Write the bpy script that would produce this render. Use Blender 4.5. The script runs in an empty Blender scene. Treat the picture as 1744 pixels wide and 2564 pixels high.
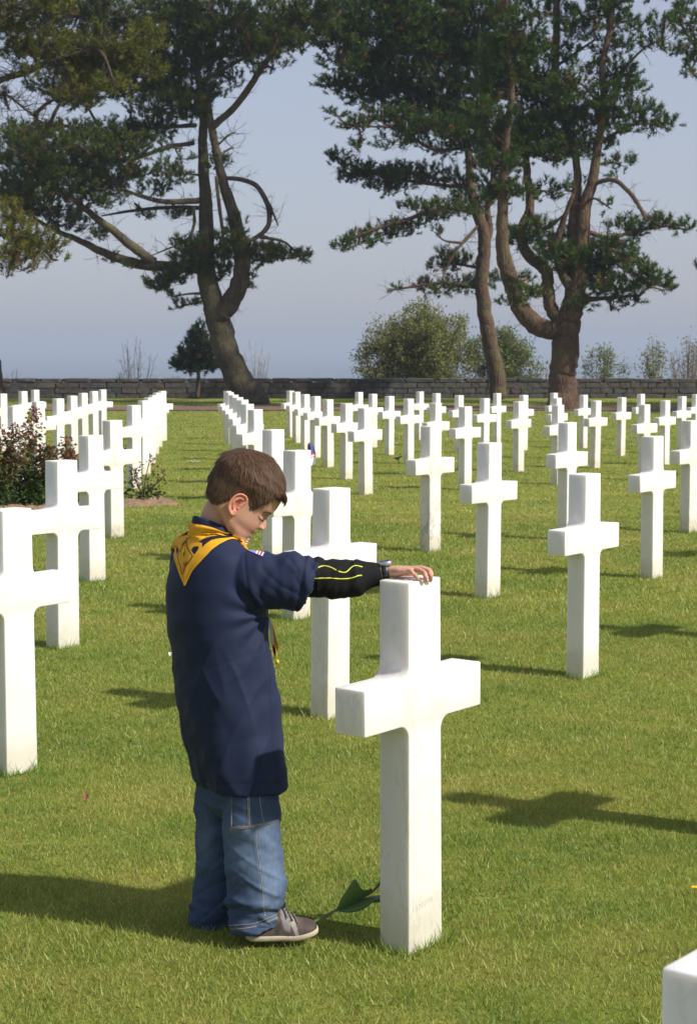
import bpy, bmesh, math, random
import numpy as np
from mathutils import Vector, Matrix, noise
from mathutils.bvhtree import BVHTree

rng = np.random.default_rng(7)
random.seed(7)
SC = bpy.context.scene
COL = SC.collection
R = math.radians

# ------------------------------------------------------------------ camera
CAM_H = 1.615
PITCH = R(5.2)
F_PX = 4578.0          # focal length in photo pixels (photo 1744 x 2564)
cd = bpy.data.cameras.new('camera')
cam = bpy.data.objects.new('camera', cd)
COL.objects.link(cam)
cam.location = (0, 0, CAM_H)
cam.rotation_euler = (R(90) - PITCH, 0, 0)
cd.sensor_fit = 'VERTICAL'
cd.sensor_height = 22.2
cd.lens = F_PX / 2564 * 22.2
cd.clip_end = 30000
cd.dof.use_dof = True
cd.dof.focus_distance = 5.0
cd.dof.aperture_fstop = 11
SC.camera = cam

# ------------------------------------------------------------------ light
SUN_AZ = Vector((0.885, -0.465, 0)).normalized()
SUN_EL = R(41)
sun_dir = Vector((SUN_AZ.x * math.cos(SUN_EL), SUN_AZ.y * math.cos(SUN_EL), math.sin(SUN_EL)))
w = bpy.data.worlds.new('World')
SC.world = w
w.use_nodes = True
wn = w.node_tree.nodes
wl = w.node_tree.links
bg = wn['Background']
sky = wn.new('ShaderNodeTexSky')
sky.sky_type = 'NISHITA'
sky.sun_disc = False
sky.sun_elevation = SUN_EL
sky.sun_rotation = math.atan2(sun_dir.x, sun_dir.y)
sky.air_density = 1.0
sky.dust_density = 1.5
sky.ozone_density = 3.0
veil = wn.new('ShaderNodeMix')          # thin even veil of high haze over the clear sky
veil.data_type = 'RGBA'
veil.inputs[0].default_value = 0.72
wl.new(sky.outputs[0], veil.inputs[6])
veil.inputs[7].default_value = (2.42, 2.45, 2.95, 1)
wl.new(veil.outputs[2], bg.inputs[0])
bg.inputs[1].default_value = 0.089
sd = bpy.data.lights.new('sun', 'SUN')
sun = bpy.data.objects.new('sun', sd)
COL.objects.link(sun)
sun.rotation_euler = (-sun_dir).to_track_quat('-Z', 'Y').to_euler()
sun.location = (20, -10, 30)
sd.energy = 2.75
sd.angle = R(1.4)
sd.color = (1.0, 0.945, 0.86)
SC.view_settings.view_transform = 'Standard'
SC.view_settings.look = 'None'
SC.view_settings.exposure = 1.04
SC.view_settings.gamma = 1.0
SC.view_settings.use_curve_mapping = False
SC.cycles.max_bounces = 6
SC.cycles.transparent_max_bounces = 8
SC.cycles.use_adaptive_sampling = True


# ------------------------------------------------------------------ helpers
def tag(o, label=None, cat=None, group=None, kind=None):
    if label: o['label'] = label
    if cat: o['category'] = cat
    if group: o['group'] = group
    if kind: o['kind'] = kind
    return o


def empty(name, loc=(0, 0, 0), rz=0.0):
    o = bpy.data.objects.new(name, None)
    COL.objects.link(o)
    o.location = loc
    o.rotation_euler = (0, 0, rz)
    o.empty_display_size = 0.1
    return o


def np_mesh(name, V, F, col=None, smooth=True):
    """V (n,3); F list of arrays (m,3) or (m,4); col (n,3) optional."""
    if not isinstance(F, (list, tuple)):
        F = [F]
    F = [np.asarray(f, dtype=np.int32) for f in F if len(f)]
    me = bpy.data.meshes.new(name)
    V = np.asarray(V, dtype=np.float32)
    nl = sum(f.size for f in F)
    nf = sum(len(f) for f in F)
    me.vertices.add(len(V))
    me.vertices.foreach_set('co', V.ravel())
    me.loops.add(nl)
    me.loops.foreach_set('vertex_index', np.concatenate([f.ravel() for f in F]))
    me.polygons.add(nf)
    tot = np.concatenate([np.full(len(f), f.shape[1], dtype=np.int32) for f in F])
    st = np.concatenate([[0], np.cumsum(tot)[:-1]]).astype(np.int32)
    me.polygons.foreach_set('loop_start', st)
    me.polygons.foreach_set('loop_total', tot)
    me.polygons.foreach_set('use_smooth', np.full(nf, smooth, dtype=bool))
    me.update(calc_edges=True)
    me.validate()
    if col is not None:
        set_col(me, col)
    return me


def set_col(me, col):
    a = me.attributes.new('Col', 'FLOAT_COLOR', 'POINT')
    c = np.ones((len(me.vertices), 4), dtype=np.float32)
    c[:, :3] = col
    a.data.foreach_set('color', c.ravel())


def link(name, me, mat=None, parent=None, loc=None):
    o = bpy.data.objects.new(name, me)
    COL.objects.link(o)
    if mat is not None:
        me.materials.clear()
        me.materials.append(mat)
    if parent is not None:
        o.parent = parent
        o.matrix_parent_inverse = Matrix.Translation(-parent.location) if loc is None else Matrix()
        if loc is None and tuple(parent.rotation_euler) != (0, 0, 0):
            o.matrix_parent_inverse = parent.matrix_basis.inverted()
    if loc is not None:
        o.location = loc
    return o


class MB:
    """collects loose geometry into one mesh"""
    def __init__(s):
        s.V = []; s.F3 = []; s.F4 = []; s.C = []; s.n = 0

    def add(s, V, F, col=(1, 1, 1)):
        V = np.asarray(V, dtype=float).reshape(-1, 3)
        F = np.asarray(F, dtype=np.int64)
        if len(F):
            (s.F3 if F.shape[1] == 3 else s.F4).append(F + s.n)
        s.V.append(V)
        c = np.asarray(col, dtype=float)
        if c.ndim == 1:
            c = np.tile(c, (len(V), 1))
        s.C.append(c)
        s.n += len(V)

    def mesh(s, name, smooth=True):
        F = []
        if s.F3: F.append(np.concatenate(s.F3))
        if s.F4: F.append(np.concatenate(s.F4))
        return np_mesh(name, np.concatenate(s.V), F, np.concatenate(s.C), smooth)


def rings_faces(nr, ns, closed=True):
    i = np.arange(nr - 1)[:, None]
    j = np.arange(ns if closed else ns - 1)[None, :]
    a = i * ns + j
    b = i * ns + (j + 1) % ns
    return np.stack([a, b, b + ns, a + ns], -1).reshape(-1, 4)


def catmull(P, n):
    P = np.asarray(P, dtype=float)
    if len(P) < 3:
        t = np.linspace(0, 1, n)[:, None]
        return P[0] * (1 - t) + P[-1] * t
    Q = np.vstack([2 * P[0] - P[1], P, 2 * P[-1] - P[-2]])
    t = np.linspace(0, len(P) - 1 - 1e-9, n)
    i = t.astype(int)
    u = (t - i)[:, None]
    a, b, c, d = Q[i], Q[i + 1], Q[i + 2], Q[i + 3]
    return 0.5 * (2 * b + (c - a) * u + (2 * a - 5 * b + 4 * c - d) * u ** 2 + (3 * b - a - 3 * c + d) * u ** 3)


def unit(v):
    v = np.asarray(v, dtype=float)
    return v / np.maximum(np.linalg.norm(v, axis=-1, keepdims=True), 1e-12)


def tube(P, rad, ns=8, caps=True, wob=0.0, squash=None, up=(0, 0, 1)):
    """P (n,3) path, rad (n,) radii (or (n,2): side, up) -> verts, quads"""
    P = np.asarray(P, dtype=float)
    n = len(P)
    rad = np.asarray(rad, dtype=float)
    if rad.ndim == 0: rad = np.full(n, float(rad))
    if rad.ndim == 1: rad = np.stack([rad, rad], 1)
    T = unit(np.gradient(P, axis=0))
    U = np.asarray(up, dtype=float)
    N = np.zeros_like(P)
    ref = U if abs(T[0] @ U) < 0.95 else np.array([1.0, 0, 0])
    N[0] = unit(np.cross(T[0], ref))
    for k in range(1, n):
        v = N[k - 1] - T[k] * (N[k - 1] @ T[k])
        N[k] = unit(v)
    B = np.cross(N, T)
    th = np.linspace(0, 2 * np.pi, ns, endpoint=False)
    w_ = 1 + wob * rng.standard_normal((n, ns))
    V = P[:, None] + (np.cos(th)[None, :, None] * N[:, None] * rad[:, None, :1] + np.sin(th)[None, :, None] * B[:, None] * rad[:, None, 1:]) * w_[..., None]
    F = rings_faces(n, ns)
    V = V.reshape(-1, 3)
    if caps:
        V = np.vstack([V, P[:1], P[-1:]])
    return V, F, n * ns if caps else None


def add_tube(mb, P, rad, ns=8, col=(1, 1, 1), wob=0.0, caps=True, up=(0, 0, 1)):
    V, F, c = tube(P, rad, ns, caps, wob, up=up)
    n0 = mb.n
    mb.add(V, F, col)
    if caps:
        n = len(P)
        j = np.arange(ns)
        f0 = np.stack([np.full(ns, c), (j + 1) % ns, j], -1)
        f1 = np.stack([np.full(ns, c + 1), (n - 1) * ns + j, (n - 1) * ns + (j + 1) % ns], -1)
        mb.F3.append(np.vstack([f0, f1]) + n0)


def segs(mb, P0, P1, r0, r1, col, sides=3):
    """many straight thin segments at once"""
    P0 = np.asarray(P0); P1 = np.asarray(P1)
    n = len(P0)
    if n == 0: return
    T = unit(P1 - P0)
    A = unit(np.cross(T, np.where(np.abs(T[:, 2:3]) > 0.9, [[1.0, 0, 0]], [[0, 0, 1.0]])))
    B = np.cross(T, A)
    th = np.linspace(0, 2 * np.pi, sides, endpoint=False)
    off = np.cos(th)[None, :, None] * A[:, None] + np.sin(th)[None, :, None] * B[:, None]
    r0 = np.broadcast_to(r0, (n,))[:, None, None]
    r1 = np.broadcast_to(r1, (n,))[:, None, None]
    V = np.concatenate([P0[:, None] + off * r0, P1[:, None] + off * r1], 1)
    k = np.arange(sides)
    f = np.stack([k, (k + 1) % sides, sides + (k + 1) % sides, sides + k], -1)
    F = (np.arange(n) * 2 * sides)[:, None, None] + f[None]
    c = np.asarray(col, dtype=float)
    if c.ndim == 2:
        c = np.repeat(c, 2 * sides, axis=0)
    mb.add(V.reshape(-1, 3), F.reshape(-1, 4), c)


FW = np.array([0, math.cos(PITCH), -math.sin(PITCH)])
UP = np.array([0, math.sin(PITCH), math.cos(PITCH)])


def ray(xs, ys):
    """direction through photo pixel (xs, ys)"""
    return FW + np.array([(xs - 872) / F_PX, 0, 0]) + UP * ((1282 - ys) / F_PX)


def at(xs, ys, Y):
    d = ray(xs, ys)
    return np.array([0, 0, CAM_H]) + d * (Y / d[1])


DS = 1744 / 1581.0     # measurements taken on a 1581 px wide view of the photo


def D(x, y, Y):
    return at(x * DS, y * DS, Y)


def to_px(P):
    """world -> photo pixels in the 1581 wide view"""
    P = np.asarray(P, dtype=float) - np.array([0, 0, CAM_H])
    d = P @ FW
    return np.stack([(872 + F_PX * P[..., 0] / d) / DS, (1282 - F_PX * (P @ UP) / d) / DS], -1)


# ------------------------------------------------------------------ materials
def material(name):
    m = bpy.data.materials.new(name)
    m.use_nodes = True
    nt = m.node_tree
    b = nt.nodes['Principled BSDF']
    b.inputs['Roughness'].default_value = 0.7
    b.inputs['Specular IOR Level'].default_value = 0.3
    return m, nt, b


def N(nt, t, **kw):
    n = nt.nodes.new(t)
    for k, v in kw.items():
        if k in n.inputs:
            n.inputs[k].default_value = v
        else:
            setattr(n, k, v)
    return n


def ramp(nt, src, stops):
    r = nt.nodes.new('ShaderNodeValToRGB')
    e = r.color_ramp.elements
    while len(e) < len(stops): e.new(0.5)
    for k, (p, c) in enumerate(stops):
        e[k].position = p
        e[k].color = (*c, 1) if len(c) == 3 else c
    nt.links.new(src, r.inputs[0])
    return r.outputs[0]


def mixc(nt, fac, a, b, mode='MIX'):
    m = nt.nodes.new('ShaderNodeMix')
    m.data_type = 'RGBA'
    m.blend_type = mode
    for sock, v in ((m.inputs[0], fac), (m.inputs[6], a), (m.inputs[7], b)):
        if isinstance(v, (int, float)):
            sock.default_value = v
        elif isinstance(v, (tuple, list)):
            sock.default_value = (*v, 1) if len(v) == 3 else v
        else:
            nt.links.new(v, sock)
    return m.outputs[2]


def coords(nt, kind='Object', scale=(1, 1, 1)):
    tc = nt.nodes.new('ShaderNodeTexCoord')
    mp = nt.nodes.new('ShaderNodeMapping')
    mp.inputs['Scale'].default_value = scale
    nt.links.new(tc.outputs[kind], mp.inputs[0])
    return mp.outputs[0]


def tex_noise(nt, co, scale, detail=4, rough=0.6):
    n = N(nt, 'ShaderNodeTexNoise', Scale=scale, Detail=detail, Roughness=rough)
    nt.links.new(co, n.inputs['Vector'])
    return n.outputs[0]


def bump(nt, b, h, strength=0.3, dist=0.01):
    n = N(nt, 'ShaderNodeBump', Strength=strength, Distance=dist)
    nt.links.new(h, n.inputs['Height'])
    nt.links.new(n.outputs[0], b.inputs['Normal'])


def vcol(nt, name='Col'):
    a = nt.nodes.new('ShaderNodeAttribute')
    a.attribute_name = name
    return a.outputs['Color']


def world_pos(nt):
    return nt.nodes.new('ShaderNodeNewGeometry').outputs['Position']


def lawn_colour(nt, blades):
    p = world_pos(nt)
    n1 = tex_noise(nt, p, 0.9, 4, 0.6)
    n2 = tex_noise(nt, p, 5.0, 3, 0.6)
    mp = N(nt, 'ShaderNodeMapping', Scale=(0.18, 0.9, 1.0))
    nt.links.new(p, mp.inputs[0])
    n3 = tex_noise(nt, mp.outputs[0], 1.3, 3, 0.5)
    c1 = ramp(nt, n1, [(0.34, (0.165, 0.210, 0.030)), (0.66, (0.255, 0.245, 0.050))])
    c2 = ramp(nt, n2, [(0.3, (0.140, 0.200, 0.028)), (0.7, (0.30, 0.275, 0.07))])
    c = mixc(nt, 0.45, c1, c2)
    c3 = ramp(nt, n3, [(0.32, (0.80, 0.86, 0.78)), (0.68, (1.16, 1.12, 1.12))])
    return mixc(nt, 1.0, c, c3, 'MULTIPLY')


# marble
def make_marble():
    m, nt, b = material('marble')
    oi = nt.nodes.new('ShaderNodeObjectInfo')
    tc = nt.nodes.new('ShaderNodeTexCoord')
    add = N(nt, 'ShaderNodeVectorMath', operation='ADD')
    sc_ = N(nt, 'ShaderNodeVectorMath', operation='SCALE')
    sc_.inputs['Scale'].default_value = 37.0
    comb = nt.nodes.new('ShaderNodeCombineXYZ')
    for k in range(3): nt.links.new(oi.outputs['Random'], comb.inputs[k])
    nt.links.new(comb.outputs[0], sc_.inputs[0])
    nt.links.new(tc.outputs['Object'], add.inputs[0])
    nt.links.new(sc_.outputs[0], add.inputs[1])
    co = add.outputs[0]
    mp = N(nt, 'ShaderNodeMapping', Scale=(2.2, 2.2, 1.0), Rotation=(0.3, 0.5, 0.2))
    nt.links.new(co, mp.inputs[0])
    n = tex_noise(nt, mp.outputs[0], 2.0, 8, 0.62)
    strong = ramp(nt, oi.outputs['Random'], [(0.55, (0, 0, 0)), (0.85, (1, 1, 1))])
    vein2 = ramp(nt, n, [(0.46, (0.80, 0.79, 0.77)), (0.495, (0.66, 0.645, 0.62)), (0.51, (0.80, 0.79, 0.77)), (0.56, (0.76, 0.75, 0.725)), (0.60, (0.80, 0.79, 0.77))])
    vein = ramp(nt, n, [(0.485, (0.80, 0.79, 0.77)), (0.50, (0.745, 0.735, 0.715)), (0.515, (0.80, 0.79, 0.77))])
    vein = mixc(nt, strong, vein, vein2)
    n2 = tex_noise(nt, co, 5.0, 4, 0.6)
    blot = ramp(nt, n2, [(0.35, (0.96, 0.957, 0.945)), (0.65, (1.0, 1.0, 1.0))])
    c = mixc(nt, 1.0, vein, blot, 'MULTIPLY')
    # weathering towards warm on some stones
    warm = ramp(nt, oi.outputs['Random'], [(0.0, (1, 0.995, 0.985)), (0.6, (0.99, 0.975, 0.95)), (1.0, (0.985, 0.955, 0.905))])
    c = mixc(nt, 1.0, c, warm, 'MULTIPLY')
    # soil splash stain near the foot
    sx = nt.nodes.new('ShaderNodeSeparateXYZ')
    nt.links.new(tc.outputs['Object'], sx.inputs[0])
    n3 = tex_noise(nt, co, 14.0, 4, 0.7)
    ad = N(nt, 'ShaderNodeMath', operation='MULTIPLY_ADD')
    nt.links.new(n3, ad.inputs[0]); ad.inputs[1].default_value = -0.16
    nt.links.new(sx.outputs[2], ad.inputs[2])
    st = ramp(nt, ad.outputs[0], [(0.0, (1, 1, 1)), (0.09, (0, 0, 0))])
    c = mixc(nt, st, c, mixc(nt, 1.0, c, (0.88, 0.86, 0.78), 'MULTIPLY'))
    nt.links.new(c, b.inputs['Base Color'])
    b.inputs['Roughness'].default_value = 0.55
    b.inputs['Subsurface Weight'].default_value = 1.0
    b.inputs['Subsurface Scale'].default_value = 0.014
    b.inputs['Subsurface Radius'].default_value = (1.0, 0.97, 0.92)
    n4 = tex_noise(nt, co, 160.0, 2, 0.5)
    bump(nt, b, n4, 0.08, 0.002)
    return m


def make_bark(name, c0, c1, sc=1.0):
    m, nt, b = material(name)
    co = coords(nt, 'Object', (3.2 * sc, 3.2 * sc, 0.75 * sc))
    n = tex_noise(nt, co, 3.0, 6, 0.7)
    v = N(nt, 'ShaderNodeTexVoronoi', Scale=4.2, feature='DISTANCE_TO_EDGE')
    mx = N(nt, 'ShaderNodeVectorMath', operation='MULTIPLY_ADD')
    nt.links.new(co, v.inputs['Vector'])
    c = ramp(nt, n, [(0.3, c0), (0.7, c1)])
    crack = ramp(nt, v.outputs['Distance'], [(0.0, (0.45, 0.42, 0.40)), (0.12, (1, 1, 1))])
    c = mixc(nt, 0.8, c, mixc(nt, 1.0, c, crack, 'MULTIPLY'))
    lich = ramp(nt, tex_noise(nt, coords(nt, 'Object', (1, 1, 1)), 1.1, 4, 0.6), [(0.5, (0, 0, 0)), (0.66, (0.55, 0.55, 0.55))])
    c = mixc(nt, lich, c, (0.13, 0.125, 0.05))
    nt.links.new(c, b.inputs['Base Color'])
    b.inputs['Roughness'].default_value = 0.95
    h = mixc(nt, 0.5, n, v.outputs['Distance'])
    bump(nt, b, h, 0.9, 0.12)
    return m


def make_leafy(name, transl=0.3, rough=0.6, spec=0.25):
    """foliage whose own colour varies leaf by leaf (attribute Col)"""
    m = bpy.data.materials.new(name)
    m.use_nodes = True
    nt = m.node_tree
    b = nt.nodes['Principled BSDF']
    b.inputs['Roughness'].default_value = rough
    b.inputs['Specular IOR Level'].default_value = spec
    c = vcol(nt)
    nt.links.new(c, b.inputs['Base Color'])
    tr = nt.nodes.new('ShaderNodeBsdfTranslucent')
    nt.links.new(mixc(nt, 1.0, c, (1.2, 1.25, 0.6), 'MULTIPLY'), tr.inputs[0])
    mx = nt.nodes.new('ShaderNodeMixShader')
    mx.inputs[0].default_value = transl
    nt.links.new(b.outputs[0], mx.inputs[1])
    nt.links.new(tr.outputs[0], mx.inputs[2])
    nt.links.new(mx.outputs[0], nt.nodes['Material Output'].inputs[0])
    return m


def make_vcol(name, rough=0.7, spec=0.3, weave=0.0, bumps=0.0, var=0.0):
    m, nt, b = material(name)
    c = vcol(nt)
    if var:
        n = tex_noise(nt, coords(nt), 60.0, 5, 0.65)
        c = mixc(nt, 1.0, c, ramp(nt, n, [(0.3, (1 - var,) * 3), (0.7, (1 + var,) * 3)]), 'MULTIPLY')
    nt.links.new(c, b.inputs['Base Color'])
    b.inputs['Roughness'].default_value = rough
    b.inputs['Specular IOR Level'].default_value = spec
    if bumps:
        n = tex_noise(nt, coords(nt), 500.0, 2, 0.5)
        bump(nt, b, n, bumps, 0.001)
    return m


M_marble = make_marble()
M_bark = make_bark('pine_bark', (0.050, 0.038, 0.028), (0.125, 0.095, 0.068))
M_bark_red = make_bark('pine_bark_reddish', (0.070, 0.042, 0.028), (0.16, 0.100, 0.068))
M_needle = make_leafy('pine_needles', 0.22, 0.8, 0.12)
M_leaf = make_leafy('leaves', 0.3, 0.5, 0.35)
M_grass = None

# ------------------------------------------------------------------ terrain
def G(X, Y):
    """ground height: level lawn, falling gently beyond 14 m, level again by the wall, then the bluff"""
    X = np.asarray(X, dtype=float); Y = np.asarray(Y, dtype=float)
    t = np.clip(Y - 10.2, 0, 8) ** 2 / 16.0
    z = -0.0139 * np.where(Y < 18.2, t, Y - 14.2)
    zf = -0.0139 * (48 - 14.2)
    u = np.clip((Y - 48) / 16.0, 0, 1)
    z = np.where(Y > 48, zf - 0.0139 * 16 * (u - 0.5 * u * u), z)
    z = z - 0.005 * np.clip(X, -40, 40) * np.clip((60 - Y) / 20, 0, 1)
    v = np.clip((Y - 82) / 90.0, 0, 1)
    z = z - 40 * v * v * (3 - 2 * v)
    return z


def gz(x, y):
    return float(G(x, y))


xs_ = np.concatenate([np.linspace(-1500, -60, 12), np.linspace(-50, 50, 81), np.linspace(60, 1500, 12)])
ys_ = np.concatenate([np.linspace(-300, -10, 8), np.linspace(-5, 90, 150), np.linspace(94, 200, 24)])
XX, YY = np.meshgrid(xs_, ys_)
V = np.stack([XX, YY, G(XX, YY)], -1).reshape(-1, 3)
m, nt, b = material('lawn_soil')
nt.links.new(lawn_colour(nt, False), b.inputs['Base Color'])
b.inputs['Roughness'].default_value = 0.95
b.inputs['Specular IOR Level'].default_value = 0.1
p = world_pos(nt)
nn = tex_noise(nt, p, 26.0, 5, 0.75)
bump(nt, b, nn, 0.7, 0.05)
ground = link('ground', np_mesh('ground', V, rings_faces(len(ys_), len(xs_), False)), m)
tag(ground, kind='structure')

# path of reddish tarmac before the wall
xs_ = np.linspace(-45, 45, 46)
ys_ = np.linspace(61.6, 65.6, 5)
XX, YY = np.meshgrid(xs_, ys_)
m, nt, b = material('path_tarmac')
n = tex_noise(nt, world_pos(nt), 6, 5, 0.7)
nt.links.new(ramp(nt, n, [(0.3, (0.14, 0.075, 0.06)), (0.7, (0.20, 0.115, 0.095))]), b.inputs['Base Color'])
b.inputs['Roughness'].default_value = 0.9
path = link('path', np_mesh('path', np.stack([XX, YY, G(XX, YY) + 0.03], -1).reshape(-1, 3), rings_faces(5, 46, False)), m)
tag(path, kind='structure')

# sea far below the bluff
m, nt, b = material('sea_water')
b.inputs['Base Color'].default_value = (0.05, 0.085, 0.11, 1)
b.inputs['Roughness'].default_value = 0.35
b.inputs['Specular IOR Level'].default_value = 0.5
n = tex_noise(nt, world_pos(nt), 0.08, 4, 0.6)
bump(nt, b, n, 0.5, 2.0)
sea = link('sea', np_mesh('sea', [(-8400, 120, -36), (8400, 120, -36), (8400, 8900, -36), (-8400, 8900, -36)], [[(0, 1, 2, 3)]]), m)
tag(sea, kind='structure')

# ------------------------------------------------------------------ grass blades (stuff)
def grass_blades(y0, y1, dens, h0, h1, wd, extra=0.08):
    area = 0.5 * ((y0 + y1) * 2 * (0.1905 + extra)) * (y1 - y0)
    n = int(area * dens)
    u = rng.random(n)
    Y = np.sqrt(y0 * y0 + u * (y1 * y1 - y0 * y0))
    X = (rng.random(n) * 2 - 1) * Y * (0.1905 + extra)
    return X, Y, h0 + (h1 - h0) * rng.random(n) ** 1.5, wd * (0.6 + 0.8 * rng.random(n))


def smooth_noise(X, Y, s, seed):
    r = np.random.default_rng(seed)
    T = r.random((256, 256))
    x = X * s; y = Y * s
    i = np.floor(x).astype(int); j = np.floor(y).astype(int)
    fx = x - i; fy = y - j
    fx = fx * fx * (3 - 2 * fx); fy = fy * fy * (3 - 2 * fy)
    g = lambda a, c: T[a % 256, c % 256]
    return (g(i, j) * (1 - fx) + g(i + 1, j) * fx) * (1 - fy) + (g(i, j + 1) * (1 - fx) + g(i + 1, j + 1) * fx) * fy


def build_grass(X, Y, H, W, clear=None):
    n = len(X)
    big = smooth_noise(X, Y, 1.7, 1) * 0.6 + smooth_noise(X, Y, 5.5, 2) * 0.4
    fine = smooth_noise(X, Y, 13.0, 3)
    H = H * (0.65 + 0.7 * fine)
    Z = G(X, Y) - 0.002
    th = rng.random(n) * 2 * np.pi
    lean = 0.25 + 0.75 * rng.random(n)
    la = rng.random(n) * 2 * np.pi
    P = np.stack([X, Y, Z], -1)
    side = np.stack([np.cos(th), np.sin(th), 0 * th], -1) * W[:, None] * 0.5
    tip = P + np.stack([np.cos(la) * lean * H, np.sin(la) * lean * H, H], -1)
    V = np.stack([P - side, P + side, tip], 1).reshape(-1, 3)
    F = np.arange(3 * n).reshape(-1, 3)
    g = np.array([[0.120, 0.215, 0.040], [0.215, 0.300, 0.055], [0.345, 0.345, 0.090], [0.52, 0.43, 0.20]])
    k = rng.random(n) * 0.60 + big * 1.0 - 0.27
    c = np.empty((n, 3))
    for q in range(3):
        c[:, q] = np.interp(k, [0.05, 0.4, 0.85, 1.25], g[:, q])
    dry = rng.random(n) < 0.07
    c[dry] = np.array([0.46, 0.36, 0.17]) * (0.6 + 0.6 * rng.random((dry.sum(), 1)))
    c *= (0.72 + 0.75 * rng.random((n, 1)) ** 1.3)
    C = np.repeat(c, 3, axis=0)
    C[0::3] *= 0.9; C[1::3] *= 0.9
    return V, F, C


parts = [grass_blades(3.9, 7.0, 25000, 0.007, 0.025, 0.0030), grass_blades(7.0, 11.0, 12000, 0.008, 0.026, 0.0042),
         grass_blades(11.0, 18.0, 4200, 0.009, 0.030, 0.0072, 0.12), grass_blades(18.0, 38.0, 430, 0.010, 0.032, 0.014, 0.03),
         grass_blades(38.0, 74.0, 110, 0.012, 0.040, 0.03, 0.01)]
X = np.concatenate([q[0] for q in parts]); Y = np.concatenate([q[1] for q in parts])
H = np.concatenate([q[2] for q in parts]); W = np.concatenate([q[3] for q in parts])
V, F, C = build_grass(X, Y, H, W)
M_grass = make_leafy('grass_blades', 0.35, 0.45, 0.3)
grass = link('grass', np_mesh('grass', V, F, C, smooth=False), M_grass)
tag(grass, 'short mown lawn grass, green with straw coloured patches', 'grass', kind='stuff')

# ------------------------------------------------------------------ grave crosses
def cross_mesh():
    za, zb = 0.622, 0.743       # arm
    L, T = 0.263, 0.049        # half span, half thickness
    r = 0.036
    wid = lambda z: 0.0770 - 0.0065 * max(z, 0)
    pts = []
    def arc(cx, cz, a0, a1, n=8):
        for k in range(n + 1):
            a = a0 + (a1 - a0) * k / n
            pts.append((cx + r * math.cos(a), cz + r * math.sin(a)))
    w0 = wid(-0.15)
    pts.append((w0, -0.15))
    arc(wid(za) + r, za - r, math.pi, math.pi / 2)
    pts += [(L, za), (L, zb)]
    arc(wid(zb) + r, zb + r, -math.pi / 2, -math.pi)
    pts += [(wid(1), 1.0), (-wid(1), 1.0)]
    arc(-wid(zb) - r, zb + r, 0, -math.pi / 2)
    pts += [(-L, zb), (-L, za)]
    arc(-wid(za) - r, za - r, math.pi / 2, 0)
    pts.append((-w0, -0.15))
    bm = bmesh.new()
    vs = [bm.verts.new((x, -T, z)) for x, z in pts]
    f = bm.faces.new(vs)
    bm.normal_update()
    ret = bmesh.ops.extrude_face_region(bm, geom=[f])
    bmesh.ops.translate(bm, verts=[g for g in ret['geom'] if isinstance(g, bmesh.types.BMVert)], vec=(0, 2 * T, 0))
    bmesh.ops.recalc_face_normals(bm, faces=bm.faces)
    ed = [e for e in bm.edges if len(e.link_faces) == 2 and e.calc_face_angle(0) > R(50)]
    bmesh.ops.bevel(bm, geom=ed, offset=0.0035, segments=2, profile=0.5, affect='EDGES')
    me = bpy.data.meshes.new('grave_cross')
    bm.to_mesh(me)
    bm.free()
    me.polygons.foreach_set('use_smooth', [True] * len(me.polygons))
    me.set_sharp_from_angle(angle=R(25))
    me.materials.append(M_marble)
    return me


CROSS = cross_mesh()
THETA = R(52)
ORD = ['first', 'second', 'third', 'fourth', 'fifth', 'sixth', 'seventh', 'eighth']
NEAR = {
    (0, -1): 'white marble cross blurred and cut off in the bottom right corner',
    (0, 0): 'tall white marble cross in the foreground under the hand of the boy',
    (0, 1): 'white marble cross standing right behind the black sleeve of the boy',
    (0, 2): 'white marble cross directly behind the face of the boy',
    (0, 3): 'white marble cross half hidden between the head of the boy and another cross',
    (1, 0): 'white marble cross just outside the right edge beside the foreground cross',
    (1, 1): 'big clean white marble cross on the right, nearest one behind the foreground cross',
    (1, 2): 'white marble cross above and right of the watch of the boy',
    (1, 3): 'white marble cross with dark grey veins on its lower stem',
    (2, 1): 'white marble cross outside the right edge, casting its shadow on the lawn',
    (2, 2): 'white marble cross near the right edge with a smaller cross close behind it',
    (2, 3): 'white marble cross partly hidden behind the big cross on the right',
    (3, 2): 'white marble cross outside the right edge, farther back',
    (3, 3): 'white marble cross cut in half by the right edge of the picture',
    (4, 3): 'white marble cross outside the right edge, at the back of the near plot',
    (-1, 1): 'large white marble cross cut by the left edge',
    (-1, 2): 'white marble cross between the left edge and the back of the boy',
    (-1, 3): 'white marble cross right of the rose bed, second from the boy',
    (-1, 4): 'white marble cross touching the right end of the rose bed',
}
ROWS = {0: 'first line right of the aisle', -1: 'line left of the grass aisle',
        -2: 'line behind the rose bed', -3: 'leftmost line above the roses', 1: 'second line right of the aisle',
        2: 'third line right of the aisle', 3: 'fourth line right of the aisle', 4: 'fifth line right of the aisle',
        5: 'sixth line right of the aisle', 6: 'seventh line right of the aisle', 7: 'eighth line right of the aisle',
        8: 'ninth line right of the aisle'}
FAR = {0: (5, 11), 1: (5, 11), 2: (5, 10), 3: (5, 10), 4: (5, 9), 5: (5, 9), 6: (6, 8), 7: (8, 8),
       -1: (6, 11), -2: (6, 12), -3: (9, 12), -4: (12, 12)}
# centre of the stem top and its height in the photo (1581 wide view), to set the near stones truly
MEAS = {(0, 0): (935, 1312), (0, 1): (748, 1108), (0, 2): (670, 1022), (0, 3): (620, 975), (1, 1): (1326, 1075),
        (1, 2): (1108, 1005), (1, 3): (977, 967), (2, 2): (1482, 990), (2, 3): (1287, 959), (-1, 1): (22, 1155),
        (-1, 2): (137, 1045), (-1, 3): (207, 988), (-1, 4): (255.5, 954), (3, 3): (1565, 954.5)}


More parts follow.
